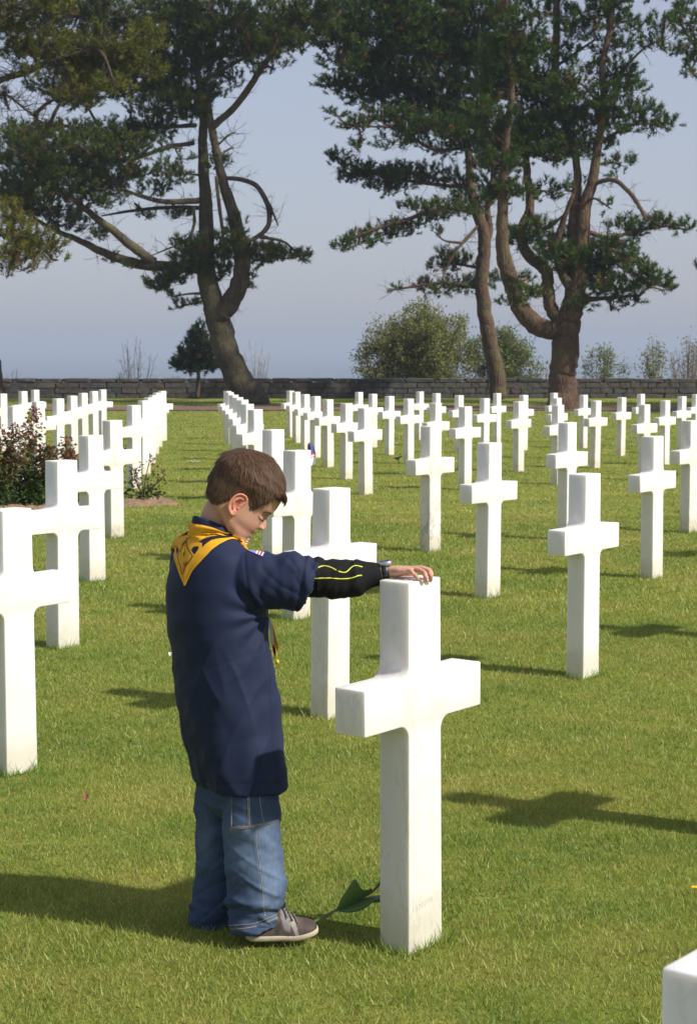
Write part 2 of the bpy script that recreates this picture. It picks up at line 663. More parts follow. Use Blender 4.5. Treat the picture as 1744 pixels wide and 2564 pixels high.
def place(m, k):
    if (m, k) in MEAS:
        x, y = MEAS[(m, k)]
        lo, hi = 1.0, 45.0
        for _ in range(50):
            mid = 0.5 * (lo + hi)
            p = D(x, y, mid)
            if p[2] - (gz(p[0], mid) + 1.0) > 0:      # ray still above the top
                lo = mid
            else:
                hi = mid
        p = D(x, y, lo)
        return p[0], lo
    X = 0.165 + 1.23 * m - 0.24 * k - (0.05 if m < 0 else 0)
    Y = 4.87 + 1.05 * m + 3.0 * k
    if (m, k) == (0, -1):
        X -= 0.010; Y -= 0.072
    if k >= 5:
        Y += 0.1
        X += rng.normal(0, 0.015); Y += rng.normal(0, 0.04)
    return X, Y


crosses = {}
def put_cross(m, k, label):
    X, Y = place(m, k)
    o = bpy.data.objects.new('grave_cross', CROSS)
    COL.objects.link(o)
    o.location = (X, Y, gz(X, Y) + rng.normal(0, 0.004) * (k > 4))
    o.rotation_euler = (rng.normal(0, 0.004), rng.normal(0, 0.005), THETA + rng.normal(0, 0.012))
    if (m, k) == (0, 0):
        o.rotation_euler = (0.0, -0.010, THETA)
        o.location.z = gz(X, Y)
    tag(o, label, 'grave cross', 'white marble grave crosses in lines on the lawn')
    crosses[(m, k)] = o
    return o


for (m, k), lab in NEAR.items():
    put_cross(m, k, lab)
for m, (k0, k1) in FAR.items():
    for i, k in enumerate(range(k0, k1 + 1)):
        put_cross(m, k, f'distant marble cross, {ORD[i]} from the front in the {ROWS.get(m, "line at the far left edge")}')

M_veined = M_marble.copy()
M_veined.name = 'veined_marble'
nt = M_veined.node_tree; b = nt.nodes['Principled BSDF']
src = b.inputs['Base Color'].links[0].from_socket
tcn = nt.nodes.new('ShaderNodeTexCoord')
mpn = N(nt, 'ShaderNodeMapping', Scale=(3.0, 3.0, 1.4), Rotation=(0.2, 0.9, 0.3))
nt.links.new(tcn.outputs['Object'], mpn.inputs[0])
nz_ = tex_noise(nt, mpn.outputs[0], 2.6, 8, 0.7)
vn = ramp(nt, nz_, [(0.47, (0, 0, 0)), (0.495, (1, 1, 1)), (0.515, (0, 0, 0))])
sxn = nt.nodes.new('ShaderNodeSeparateXYZ'); nt.links.new(tcn.outputs['Object'], sxn.inputs[0])
lowm = ramp(nt, sxn.outputs[2], [(0.25, (1, 1, 1)), (0.50, (0, 0, 0))])
fac = mixc(nt, 1.0, vn, lowm, 'MULTIPLY')
nt.links.new(mixc(nt, fac, src, (0.33, 0.33, 0.34)), b.inputs['Base Color'])
vm = CROSS.copy()
vm.materials.clear(); vm.materials.append(M_veined)
crosses[(1, 3)].data = vm

# faint engraved number on the back of the foreground cross
def text_mesh(txt, size, extrude=0.0):
    cu = bpy.data.curves.new('lettering', 'FONT')
    cu.body = txt
    cu.size = size
    cu.extrude = extrude
    cu.align_x = 'CENTER'
    o = bpy.data.objects.new('lettering', cu)
    COL.objects.link(o)
    dg = bpy.context.evaluated_depsgraph_get()
    me = bpy.data.meshes.new_from_object(o.evaluated_get(dg))
    bpy.data.objects.remove(o)
    bpy.data.curves.remove(cu)
    return me


m, nt, b = material('number_stain')
b.inputs['Base Color'].default_value = (0.70, 0.65, 0.53, 1)
c0 = crosses[(0, 0)]
t = text_mesh('8120790', 0.026, 0.0004)
serial = link('serial_number', t, m)
serial.parent = c0
serial.matrix_parent_inverse = Matrix()
serial.location = (-0.012, -0.0492, 0.115)
serial.rotation_euler = (R(90), R(-6), 0)

# longer grass left uncut round the foot of each near stone
PX, PY, PH = [], [], []
for (m, k), o in crosses.items():
    d = o.location.y
    if d > 20: continue
    n = int(170 if d < 7 else 100)
    e1 = np.array([math.cos(THETA), math.sin(THETA)]); e2 = np.array([-e1[1], e1[0]])
    a = (rng.random(n) * 2 - 1); s = np.where(rng.random(n) < 0.7, -1, 1)
    long_side = rng.random(n) < 0.6
    off1 = np.where(long_side, a * 0.085, s * (0.082 + 0.02 * rng.random(n)))
    off2 = np.where(long_side, s * (0.056 + 0.02 * rng.random(n)), a * 0.06)
    PX.append(o.location.x + off1 * e1[0] + off2 * e2[0]); PY.append(o.location.y + off1 * e1[1] + off2 * e2[1])
    PH.append(0.03 + 0.05 * rng.random(n) ** 2)
X = np.concatenate(PX); Y = np.concatenate(PY); H = np.concatenate(PH)
V, F, C = build_grass(X, Y, H, 0.004 + 0 * X)
tufts = link('uncut_grass', np_mesh('uncut_grass', V, F, C * np.array([0.85, 1.0, 0.9]), smooth=False), M_grass)
tag(tufts, 'longer uncut grass blades round the feet of the crosses', 'grass', kind='stuff')

# ------------------------------------------------------------------ stone wall
WALL_Y = 76.8
def stone_material():
    m, nt, b = material('rubble_stone')
    oi = nt.nodes.new('ShaderNodeObjectInfo')
    c = ramp(nt, oi.outputs['Random'], [(0.0, (0.068, 0.068, 0.064)), (0.35, (0.082, 0.080, 0.073)), (0.6, (0.092, 0.083, 0.070)),
                                        (0.8, (0.084, 0.066, 0.057)), (1.0, (0.080, 0.084, 0.083))])
    n = tex_noise(nt, world_pos(nt), 7.0, 6, 0.7)
    c = mixc(nt, 1.0, c, ramp(nt, n, [(0.3, (0.55, 0.55, 0.55)), (0.7, (1.35, 1.33, 1.3))]), 'MULTIPLY')
    nt.links.new(c, b.inputs['Base Color'])
    b.inputs['Roughness'].default_value = 0.95
    bump(nt, b, n, 0.8, 0.05)
    return m


M_stone = stone_material()
m, nt, b = material('mortar')
b.inputs['Base Color'].default_value = (0.10, 0.095, 0.085, 1)
M_mortar = m
b.inputs['Base Color'].default_value = (0.070, 0.068, 0.063, 1)


def stone_mesh(name, seed, cap=False):
    r = np.random.default_rng(seed)
    bm = bmesh.new()
    bmesh.ops.create_cube(bm, size=1.0)
    bmesh.ops.bevel(bm, geom=list(bm.edges), offset=0.05 if not cap else 0.13, segments=1, affect='EDGES')
    for v in bm.verts:
        v.co += Vector(r.normal(0, 0.03, 3))
    me = bpy.data.meshes.new(name)
    bm.to_mesh(me); bm.free()
    me.materials.append(M_stone)
    return me


wall = empty('stone_wall', (0, WALL_Y, gz(0, WALL_Y)))
tag(wall, 'low grey rubble stone wall with flat coping behind the trees', 'wall')
zb = gz(0, WALL_Y)
vb = MB()
def box(mb, c, s, col=(1, 1, 1)):
    c = np.asarray(c, float); s = np.asarray(s, float) / 2
    V = np.array([[x, y, z] for x in (-1, 1) for y in (-1, 1) for z in (-1, 1)]) * s + c
    F = [(0, 1, 3, 2), (4, 6, 7, 5), (0, 4, 5, 1), (2, 3, 7, 6), (0, 2, 6, 4), (1, 5, 7, 3)]
    mb.add(V, F, col)
box(vb, (0, WALL_Y, zb + 0.31), (90, 0.36, 0.72))
link('wall_core', vb.mesh('wall_core', False), M_mortar, wall)
SM = [stone_mesh('stone', s) for s in range(6)]
CM = [stone_mesh('coping_stone', 20 + s, True) for s in range(4)]
inv = Matrix.Translation(-wall.location)
def put_piece(name, me, parent, loc, scl, rz=0.0):
    o = bpy.data.objects.new(name, me)
    COL.objects.link(o)
    o.parent = parent
    o.location = Vector(loc) - parent.location
    o.scale = scl
    o.rotation_euler = (0, 0, rz)
    return o
for course in range(3):
    x = -16.4 + 0.3 * (course % 2)
    while x < 16.4:
        wd = rng.uniform(0.32, 0.78)
        hh = 0.21
        put_piece('stone', SM[rng.integers(6)], wall, (x + wd / 2, WALL_Y - 0.16 - rng.uniform(0, 0.03), zb + 0.10 + 0.222 * course),
                  (wd - 0.012, 0.30, hh + rng.uniform(-0.02, 0.008)), rng.normal(0, 0.01))
        x += wd
x = -22.0
while x < 22.0:
    wd = rng.uniform(0.8, 1.35)
    put_piece('coping_stone', CM[rng.integers(4)], wall, (x + wd / 2, WALL_Y - 0.02, zb + 0.745 + rng.uniform(-0.012, 0.018)),
              (wd - 0.02, 0.56, 0.16), rng.normal(0, 0.012))
    x += wd

# ------------------------------------------------------------------ pines
def tuft_needles(mb, P, Dr, size, n, col, wd):
    """bottle-brush shoots: P (k,3) base, Dr (k,3) axis, size (k,), n needles each, col (k,3)"""
    k = len(P)
    if k == 0: return
    Dr = unit(Dr)
    A = unit(np.cross(Dr, np.array([0.31, 0.77, 0.55])))
    B = np.cross(Dr, A)
    t = rng.random((k, n)) * 0.75
    th = rng.random((k, n)) * 2 * np.pi
    spread = 0.55 + 0.5 * rng.random((k, n))
    rad = np.cos(th)[..., None] * A[:, None] + np.sin(th)[..., None] * B[:, None]
    nd = Dr[:, None] * (1.0 - 0.35 * spread[..., None]) + rad * spread[..., None]
    nd = nd / np.linalg.norm(nd, axis=-1, keepdims=True)
    s = size[:, None, None]
    base = P[:, None] + Dr[:, None] * (t[..., None] * s)
    ln = (0.34 + 0.22 * rng.random((k, n, 1))) * s
    tip = base + nd * ln
    sd_ = np.cross(nd, rng.standard_normal((k, n, 3)))
    sd_ = sd_ / np.maximum(np.linalg.norm(sd_, axis=-1, keepdims=True), 1e-9) * (wd * 0.5)
    V = np.stack([base - sd_, base + sd_, tip], 2).reshape(-1, 3)
    c = np.repeat(col, n * 3, axis=0) * (0.8 + 0.4 * np.repeat(rng.random(k * n), 3))[:, None]
    mb.add(V, np.arange(len(V)).reshape(-1, 3), c)


def limb(mb, pts, depth, Y, col=(1, 1, 1), ns=10, wob=0.035):
    """pts: list of (x, y, r) in picture units at distance Y; depth: offsets in metres along Y per point"""
    s = Y / (F_PX / DS)
    P = np.array([D(x, y, Y + dy) for (x, y, r_), dy in zip(pts, depth)])
    rr = np.array([r_ * s * (0.74 + 0.26 * min(1, max(0, (y - 380) / 200))) for x, y, r_ in pts])
    n = max(4, len(pts) * 5)
    Q = catmull(P, n)
    q = np.interp(np.linspace(0, 1, n), np.linspace(0, 1, len(rr)), rr)
    Q = Q + rng.standard_normal(Q.shape) * (q * 0.05)[:, None]
    add_tube(mb, Q, np.maximum(q, 0.006), ns, col, wob)
    return Q


def pine(name, label, Y, limbs, clusters, bark, green, n_needles=37, twig=True, tuft=0.40, depth_amp=1.0, dens=1.0, wd=0.030, group=None):
    """limbs: list of (pts, depth0, depth1); clusters: (cx, cy, rx, ry[, dens]) pads of foliage in picture units"""
    s = Y / (F_PX / DS)
    tm = MB(); bm_ = MB(); fm = MB()
    skel = []
    base = None
    for i, (pts, d0, d1) in enumerate(limbs):
        dep = np.linspace(d0, d1, len(pts))
        Q = limb(tm if i < 1 else bm_, pts, dep, Y)
        if base is None: base = Q[0]
        skel.append(Q)
    root = empty(name, (base[0], base[1], gz(base[0], base[1])))
    tag(root, label, 'pine tree', group)
    SK = np.concatenate(skel)
    SKp = to_px(SK)
    cols = []
    for cl in clusters:
        cx, cy, rx, ry = cl[:4]
        dn = cl[4] if len(cl) > 4 else 1.0
        dd = cl[5] if len(cl) > 5 else None
        j = int(np.argmin((SKp[:, 0] - cx) ** 2 + (1.6 * (SKp[:, 1] - cy)) ** 2 + 60 * rng.random(len(SKp))))
        dist = abs(SKp[j, 0] - cx) * s
        yc = SK[j, 1] + (rng.uniform(-1, 1) * (0.5 + 0.55 * dist) * depth_amp if dd is None else dd)
        c = D(cx, cy, yc)
        n = int(max(7, dn * dens * 13.5 * math.pi * rx * ry * s * s / (0.105 * (tuft / 0.3) ** 2)))
        # main branch to the pad, slightly arched
        a = SK[j]
        mid = 0.5 * (a + c) + np.array([0, 0, 0.12 * np.linalg.norm(c - a)]) + rng.normal(0, 0.12, 3)
        bp = catmull([a, mid, c, c + (c - mid) * 0.25], 12)
        br = np.linspace(0.045 + 0.012 * np.linalg.norm(c - a), 0.012, 12)
        add_tube(bm_, bp, br, 5, (0.9, 0.9, 0.9), 0.06)
        # tufts in a flattened pad, more along its top
        u = unit(rng.standard_normal((n, 3))) * (rng.random((n, 1)) ** (1 / 2.4))
        u[:, 2] = u[:, 2] * 0.9
        dims = np.array([rx * s, max(rx * 0.75 * s, 0.5), ry * s])
        off = u * dims * 1.06
        # ragged outline
        nz = 0.5 * smooth_noise(c[0] + off[:, 0] + 50, c[2] + off[:, 2] * 1.5 + 50, 2.2, 11) + 0.5 * smooth_noise(c[1] + off[:, 1] + 70, c[2] + off[:, 2] * 1.5 + 50, 2.2, 12)
        keep = nz > 0.30
        off = off[keep]
        P = c + off
        if len(P) == 0: continue
        Dr = unit(off / dims) * 0.55 + np.array([0, 0, 0.75]) + rng.normal(0, 0.35, (len(P), 3))
        sz = tuft * rng.uniform(0.7, 1.15, len(P))
        g = np.array(green)
        f = (rng.random((len(P), 1)) * 0.7 + 0.3 * (rng.random()))
        col = g[0] * (1 - f) + g[1] * f
        old = rng.random(len(P)) < 0.07
        col[old] = np.array([0.13, 0.085, 0.03]) * rng.uniform(0.7, 1.3, (old.sum(), 1))
        tuft_needles(fm, P, Dr, sz, n_needles, col, wd)
        if twig:
            # twigs: from the branch line to each tuft through an inner node
            tt = rng.random(len(P)) * 0.6 + 0.38
            bi = bp[np.clip((tt * 11).astype(int), 0, 11)]
            md = 0.5 * (bi + P) + rng.normal(0, 0.07, P.shape) - np.array([0, 0, 0.04])
            e_ = rng.random(len(P)) < 0.55
            segs(bm_, bi[e_], md[e_], 0.013, 0.009, (0.9, 0.88, 0.85))
            segs(bm_, md[e_], (P + Dr * 0.05)[e_], 0.009, 0.005, (0.85, 0.8, 0.75))
    # fine bare twigs standing off the limbs
    if len(skel) > 3:
        S2 = np.concatenate(skel[1:])
        nt_ = 340
        i_ = rng.integers(0, len(S2), nt_)
        p0 = S2[i_]
        d0 = unit(rng.standard_normal((nt_, 3)) * np.array([1, .8, .7]) + np.array([0, 0, .15]))
        for q_ in range(3):
            l_ = rng.uniform(.18, .42, (nt_, 1)) * (1 - .15 * q_)
            p1 = p0 + d0 * l_
            segs(bm_, p0, p1, .013 - .004 * q_, .009 - .003 * q_, (0.95, 0.92, 0.9))
            kid = p1 + unit(d0 + rng.normal(0, .6, (nt_, 3))) * l_ * .8
            segs(bm_, p1, kid, .007 - .0015 * q_, .003, (0.95, 0.92, 0.9))
            d0 = unit(d0 + rng.normal(0, .35, (nt_, 3)))
            p0 = p1
    link('trunk', tm.mesh('trunk'), bark, root)
    link('branches', bm_.mesh('branches'), bark, root)
    if fm.n:
        crown = link('crown', fm.mesh('crown', False), M_needle, root)
        crown['kind'] = 'stuff'
    return root, skel


GREEN = [(0.030, 0.064, 0.012), (0.090, 0.138, 0.024)]
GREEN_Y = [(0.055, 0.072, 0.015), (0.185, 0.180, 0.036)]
GREEN_L = [(0.032, 0.060, 0.012), (0.098, 0.126, 0.024)]

# --- leaning pine, left of centre
Y1 = 69.0
limbs1 = [
    ([(578, 925, 40), (560, 890, 34), (533, 845, 30), (505, 770, 28), (493, 715, 28), (478, 665, 24), (466, 605, 21), (468, 520, 19),
      (465, 430, 17), (460, 340, 15), (462, 270, 13), (455, 200, 12), (432, 100, 10), (412, 0, 9), (400, -120, 7), (395, -230, 5)], 0, 0.3),
    ([(497, 715, 24), (520, 690, 22), (540, 650, 21), (549, 595, 19), (535, 505, 17), (508, 420, 14), (492, 350, 13), (480, 285, 12), (470, 230, 9)], 0, -0.6),
    ([(480, 290, 11), (530, 245, 10), (566, 198, 10), (600, 145, 9), (650, 88, 7), (700, 50, 5), (730, 10, 3)], -0.6, -1.6),
    ([(500, 404, 6), (550, 408, 7), (588, 428, 7), (610, 475, 7), (607, 515, 6), (575, 542, 5), (540, 545, 4)], -0.4, -1.2),
    ([(610, 462, 4), (622, 490, 3), (631, 512, 1.5)], -0.9, -1.0),
    ([(455, 608, 15), (400, 606, 13), (320, 600, 12), (250, 580, 10), (190, 550, 8), (120, 520, 6), (60, 485, 4)], 0, 1.5),
    ([(350, 595, 11), (305, 563, 11), (262, 527, 10), (218, 494, 9), (165, 452, 7), (110, 415, 5)], 0.4, -1.2),
    ([(455, 455, 9), (370, 457, 7), (300, 438, 5), (250, 418, 3)], 0, -1.0),
    ([(455, 472, 6), (400, 470, 5), (340, 474, 5), (290, 480, 4), (230, 490, 2)], 0, 1.4),
    ([(440, 325, 7), (375, 335, 7), (300, 362, 5), (220, 366, 3)], 0, -1.4),
    ([(445, 284, 7), (390, 288, 6), (330, 292, 5), (230, 302, 3)], 0, 1.0),
    ([(455, 212, 8), (350, 180, 6), (200, 150, 5), (60, 118, 3)], 0, 1.2),
    ([(450, 190, 8), (520, 150, 6), (600, 108, 5), (690, 60, 3), (740, 40, 2)], 0, 1.5),
    ([(440, 120, 7), (300, 58, 5), (150, 18, 3)], 0, -1.0),
    ([(480, 345, 3), (515, 310, 3), (533, 300, 2)], -0.4, -0.8),
    ([(485, 385, 3), (510, 345, 3), (530, 335, 1.5)], -0.4, 0.2),
    ([(440, 470, 4), (440, 510, 4), (425, 545, 3), (380, 565, 2), (345, 580, 1)], -0.3, -1.5),
    ([(490, 400, 5), (498, 470, 5), (506, 530, 4), (508, 570, 3)], -1.0, -1.0),
]
cl1 = [(60, 40, 90, 50), (180, 30, 90, 50), (300, 40, 90, 55), (400, 40, 90, 60), (520, 55, 90, 60), (630, 45, 85, 45), (715, 30, 50, 38), (740, 55, 25, 35),
       (120, 120, 100, 50, .8), (300, 130, 100, 50), (420, 160, 80, 60), (560, 115, 80, 45), (635, 100, 70, 38), (600, 150, 50, 20, .6), (520, 180, 40, 22, .6),
       (200, 195, 90, 38, .8), (320, 200, 80, 42), (170, 232, 60, 20), (480, 215, 45, 25, .8), (410, 240, 65, 35), (440, 260, 40, 30, .8), (300, 250, 50, 20, .6),
       (60, 300, 70, 22), (170, 305, 80, 28), (250, 310, 80, 35), (330, 285, 70, 38), (60, 350, 60, 38), (160, 372, 90, 36), (250, 365, 70, 26),
       (60, 430, 75, 40), (170, 425, 90, 35), (270, 405, 55, 24), (320, 395, 40, 18, .6), (395, 395, 45, 32, .8), (355, 430, 40, 20, .6), (100, 475, 90, 30), (30, 455, 45, 40),
       (230, 460, 55, 20, .6), (490, 372, 24, 16), (150, 510, 60, 22, .7), (330, 490, 25, 10, .8), (400, 488, 30, 14), (215, 530, 22, 16, .7),
       (440, 592, 45, 34), (480, 570, 48, 32), (540, 575, 50, 30), (590, 580, 45, 24), (640, 580, 45, 18), (683, 588, 22, 11), (470, 618, 55, 26), (395, 625, 30, 22),
       (375, 645, 38, 22), (365, 655, 26, 16), (430, 562, 36, 24), (540, 515, 18, 28), (525, 545, 30, 24), (400, 672, 12, 6), (405, 698, 18, 8), (432, 690, 10, 8), (566, 632, 12, 15), (560, 650, 8, 6),
       (300, 608, 18, 8, .7), (255, 592, 14, 8, .7), (225, 535, 18, 16, .6), (270, 340, 50, 16, .5), (395, 330, 40, 16, .45), (410, 360, 40, 14, .4)]
# crown above the picture
cl1 += [(x, y, 60, 34, .8) for x, y in ((200, 100), (260, 80), (350, 90), (440, 90), (470, 130), (380, 200), (250, 170), (120, 190), (100, 330), (210, 340), (120, 400), (60, 390), (230, 430), (30, 340), (300, 330), (360, 250), (460, 60), (580, 90), (670, 70))]
cl1 += [(x, y, 90, 50, .45) for x, y in ((80, -70), (230, -80), (380, -70), (520, -60), (640, -40), (180, -170), (330, -190), (470, -160), (400, -260))]
cl1 += [(x, y, 100, 60, .5) for x, y in ((300, -280), (480, -260), (560, -160), (380, -350), (250, -330), (640, -130))]
leaning, sk1 = pine('pine_tree', 'leaning pine with forked trunk and a curved dead branch left of centre', Y1, limbs1, cl1, M_bark, GREEN_L, group='pine trees before the wall')

# --- many-stemmed pine on the right
Y2 = 63.0
limbs2 = [
    ([(1280, 935, 38), (1279, 900, 33), (1278, 850, 31), (1281, 800, 31), (1284, 750, 31), (1292, 715, 27), (1302, 680, 24), (1312, 620, 22), (1318, 545, 20),
      (1326, 470, 17), (1344, 410, 15), (1356, 330, 13), (1370, 240, 12), (1366, 150, 10), (1384, 60, 9), (1395, -50, 7), (1402, -200, 5)], 0, 0),
    ([(1310, 640, 16), (1300, 560, 15), (1302, 480, 14), (1310, 400, 12), (1296, 320, 11), (1266, 240, 11), (1260, 150, 12), (1262, 50, 11), (1260, -80, 8), (1258, -240, 5)], 0, 0.9),
    ([(1272, 748, 24), (1240, 748, 22), (1212, 735, 22), (1182, 702, 21), (1162, 650, 19), (1147, 600, 18), (1138, 540, 15), (1140, 460, 14), (1142, 380, 12),
      (1150, 300, 11), (1160, 200, 9), (1150, 90, 8), (1148, -60, 6)], 0, -1.2),
    ([(1275, 735, 16), (1250, 700, 15), (1242, 655, 14), (1238, 615, 14), (1198, 578, 13), (1182, 530, 13), (1202, 470, 12), (1196, 400, 12), (1190, 330, 10), (1180, 250, 7)], 0, 0.4),
    ([(1300, 665, 12), (1275, 620, 11), (1262, 560, 9), (1278, 500, 7), (1300, 440, 5)], 0, -0.8),
    ([(1340, 420, 7), (1390, 408, 7), (1430, 440, 6), (1456, 480, 5), (1465, 500, 3)], 0, -1.6),
    ([(1318, 560, 8), (1360, 560, 6), (1420, 580, 4), (1470, 615, 3)], 0, -1.2),
    ([(1318, 520, 7), (1380, 540, 5), (1440, 525, 4), (1520, 512, 3)], 0, 1.0),
    ([(1300, 690, 8), (1340, 680, 6), (1400, 675, 4), (1450, 670, 2)], 0, -1.0),
    ([(1150, 620, 8), (1180, 640, 6), (1220, 665, 4)], -0.8, -1.6),
    ([(1355, 330, 7), (1400, 300, 5), (1450, 280, 4), (1510, 290, 2)], 0, 1.0),
    ([(1366, 200, 6), (1410, 160, 5), (1460, 110, 3), (1500, 90, 2)], 0, -1.0),
    ([(1262, 250, 7), (1210, 220, 6), (1180, 180, 4)], 0.9, 2.2),
    ([(1368, 260, 5), (1330, 200, 4), (1290, 180, 3)], 0, -1.0),
    ([(1262, 150, 5), (1320, 110, 4), (1350, 90, 3)], 0.9, 0.2),
    ([(1200, 470, 5), (1230, 520, 5), (1290, 480, 3)], 0.2, -1.0),
]
cl2 = [(1240, 30, 50, 40, .6), (1305, 60, 55, 45, .7), (1380, 30, 60, 40), (1390, 110, 48, 36, .7), (1330, 150, 45, 32, .6), (1300, 245, 50, 30, .8), (1405, 170, 45, 36), (1425, 205, 38, 16),
       (1440, 258, 52, 26), (1495, 285, 42, 16), (1405, 295, 45, 22), (1335, 330, 60, 30), (1405, 375, 34, 13), (1270, 345, 60, 30), (1480, 100, 35, 18, .7),
       (1500, 55, 30, 22, .7), (1440, 65, 36, 18, .6), (1250, 200, 55, 38, .8), (1280, 272, 55, 32), (1200, 350, 70, 26), (1170, 290, 65, 38), (1180, 215, 58, 38),
       (1150, 150, 60, 50), (1170, 70, 60, 45), (1130, 370, 50, 26),
       (1190, 540, 55, 26), (1215, 520, 40, 20), (1255, 580, 48, 28), (1290, 555, 55, 28), (1340, 600, 58, 34), (1400, 590, 58, 26), (1450, 618, 38, 22), (1395, 655, 66, 26),
       (1480, 640, 45, 18), (1500, 658, 32, 9), (1315, 690, 34, 16), (1390, 690, 22, 8), (1440, 690, 22, 8), (1200, 672, 36, 14), (1160, 690, 26, 11), (1180, 640, 25, 14, .8),
       (1430, 522, 50, 22), (1490, 510, 46, 16), (1550, 520, 32, 12), (1380, 555, 46, 20), (1300, 620, 40, 26), (1240, 440, 40, 22, .5), (1310, 430, 40, 20, .4), (1400, 400, 30, 8, .5),
       (1360, 250, 30, 20, .6), (1380, 470, 20, 8, .4)]
cl2 += [(x, y, 50, 34, .8) for x, y in ((1200, 120), (1220, 180), (1230, 250), (1210, 310), (1150, 330), (1110, 260), (1130, 200), (1160, 110), (1260, 110), (1290, 200), (1350, 280), (1380, 220), (1270, 310), (1120, 420), (1160, 440), (1300, 590), (1350, 640))]
cl2 += [(x, y, 85, 50, .45) for x, y in ((1150, -60), (1280, -60), (1400, -60), (1480, -30), (1220, -150), (1360, -160), (1290, -240))]
cl2 += [(x, y, 100, 60, .5) for x, y in ((1100, -120), (1180, -220), (1380, -260), (1460, -140), (1240, -320), (1340, -380), (1120, -300), (1450, -330))]
stems, sk2 = pine('pine_tree', 'large pine with several stems rising from one thick trunk on the right', Y2, limbs2, cl2, M_bark_red, GREEN, group='pine trees before the wall')

# --- slender pine just left of it, nearer the wall
Y3 = 74.0
limbs3 = [
    ([(1132, 905, 20), (1126, 850, 19), (1116, 800, 18), (1106, 755, 17), (1099, 700, 17), (1091, 640, 15), (1098, 570, 16), (1096, 525, 15), (1078, 470, 14),
      (1068, 420, 13), (1060, 330, 11), (1042, 230, 10), (1030, 120, 9), (1020, 0, 8), (1010, -130, 6), (1006, -240, 4)], 0, 0),
    ([(1100, 560, 9), (1110, 520, 9), (1106, 470, 8), (1118, 400, 7), (1110, 300, 5)], 0, 1.0),
    ([(1080, 480, 7), (1000, 472, 6), (920, 500, 5), (850, 520, 4), (785, 546, 2)], 0, -1.5),
    ([(1068, 425, 6), (980, 418, 5), (880, 402, 4), (780, 370, 2)], 0, 1.5),
    ([(1060, 335, 6), (980, 338, 5), (900, 292, 4), (810, 288, 2)], 0, -1.5),
    ([(1095, 500, 4), (1060, 540, 4), (1030, 575, 3), (1008, 620, 2), (1000, 650, 1)], 0, -1.4),
    ([(1094, 655, 5), (1010, 642, 4), (930, 652, 3), (890, 658, 1.5)], 0, -0.8),
    ([(1092, 610, 4), (1040, 600, 3), (990, 600, 2)], 0, 1.0),
    ([(1045, 240, 6), (950, 200, 5), (860, 190, 4), (770, 200, 2)], 0, 1.5),
    ([(1030, 120, 6), (930, 90, 5), (820, 70, 3)], 0, -1.4),
    ([(1032, 130, 6), (1090, 80, 4), (1130, 50, 3)], 0, -1.0),
]
cl3 = [(800, 45, 75, 55), (880, 35, 90, 60), (980, 40, 90, 60), (1080, 45, 80, 60), (775, 125, 50, 46), (860, 125, 80, 58), (960, 125, 80, 60), (1060, 140, 80, 60),
       (765, 195, 46, 24), (850, 210, 80, 40), (950, 225, 90, 40), (1050, 235, 80, 48), (765, 262, 30, 9), (815, 285, 44, 16), (890, 262, 60, 22), (980, 290, 80, 28),
       (1080, 310, 75, 38), (1120, 370, 55, 28), (1000, 345, 50, 18, .6), (890, 330, 36, 14, .5), (815, 330, 18, 14, .8),
       (765, 362, 24, 20), (815, 388, 48, 22), (870, 400, 55, 22), (920, 400, 50, 26), (980, 400, 40, 26, .8), (1040, 420, 40, 28), (790, 408, 30, 10), (880, 430, 55, 18),
       (1010, 478, 70, 22), (1075, 458, 46, 28), (940, 476, 44, 18), (975, 495, 40, 16), (890, 528, 60, 18), (830, 545, 46, 20), (780, 560, 24, 16), (930, 510, 36, 18), (990, 530, 14, 7),
       (1000, 605, 36, 22), (1050, 595, 44, 20), (965, 650, 28, 13), (1040, 650, 44, 18), (905, 655, 16, 6), (1100, 640, 34, 22), (1000, 662, 24, 9), (1010, 580, 20, 10)]
cl3 += [(x, y, 60, 38, .8) for x, y in ((760, 90), (830, 165), (910, 180), (1000, 180), (1100, 190), (930, 90), (1020, 95), (1120, 110), (890, 0), (1010, 0), (1150, 20), (1060, 285), (1000, 265), (930, 300), (1130, 330))]
cl3 += [(x, y, 85, 50, .45) for x, y in ((780, -50), (900, -60), (1020, -60), (1090, -60), (860, -150), (980, -160), (1010, -230))]
slender, sk3 = pine('pine_tree', 'slender curved single trunk pine standing close to the wall', Y3, limbs3, cl3, M_bark_red, GREEN, group='pine trees before the wall')

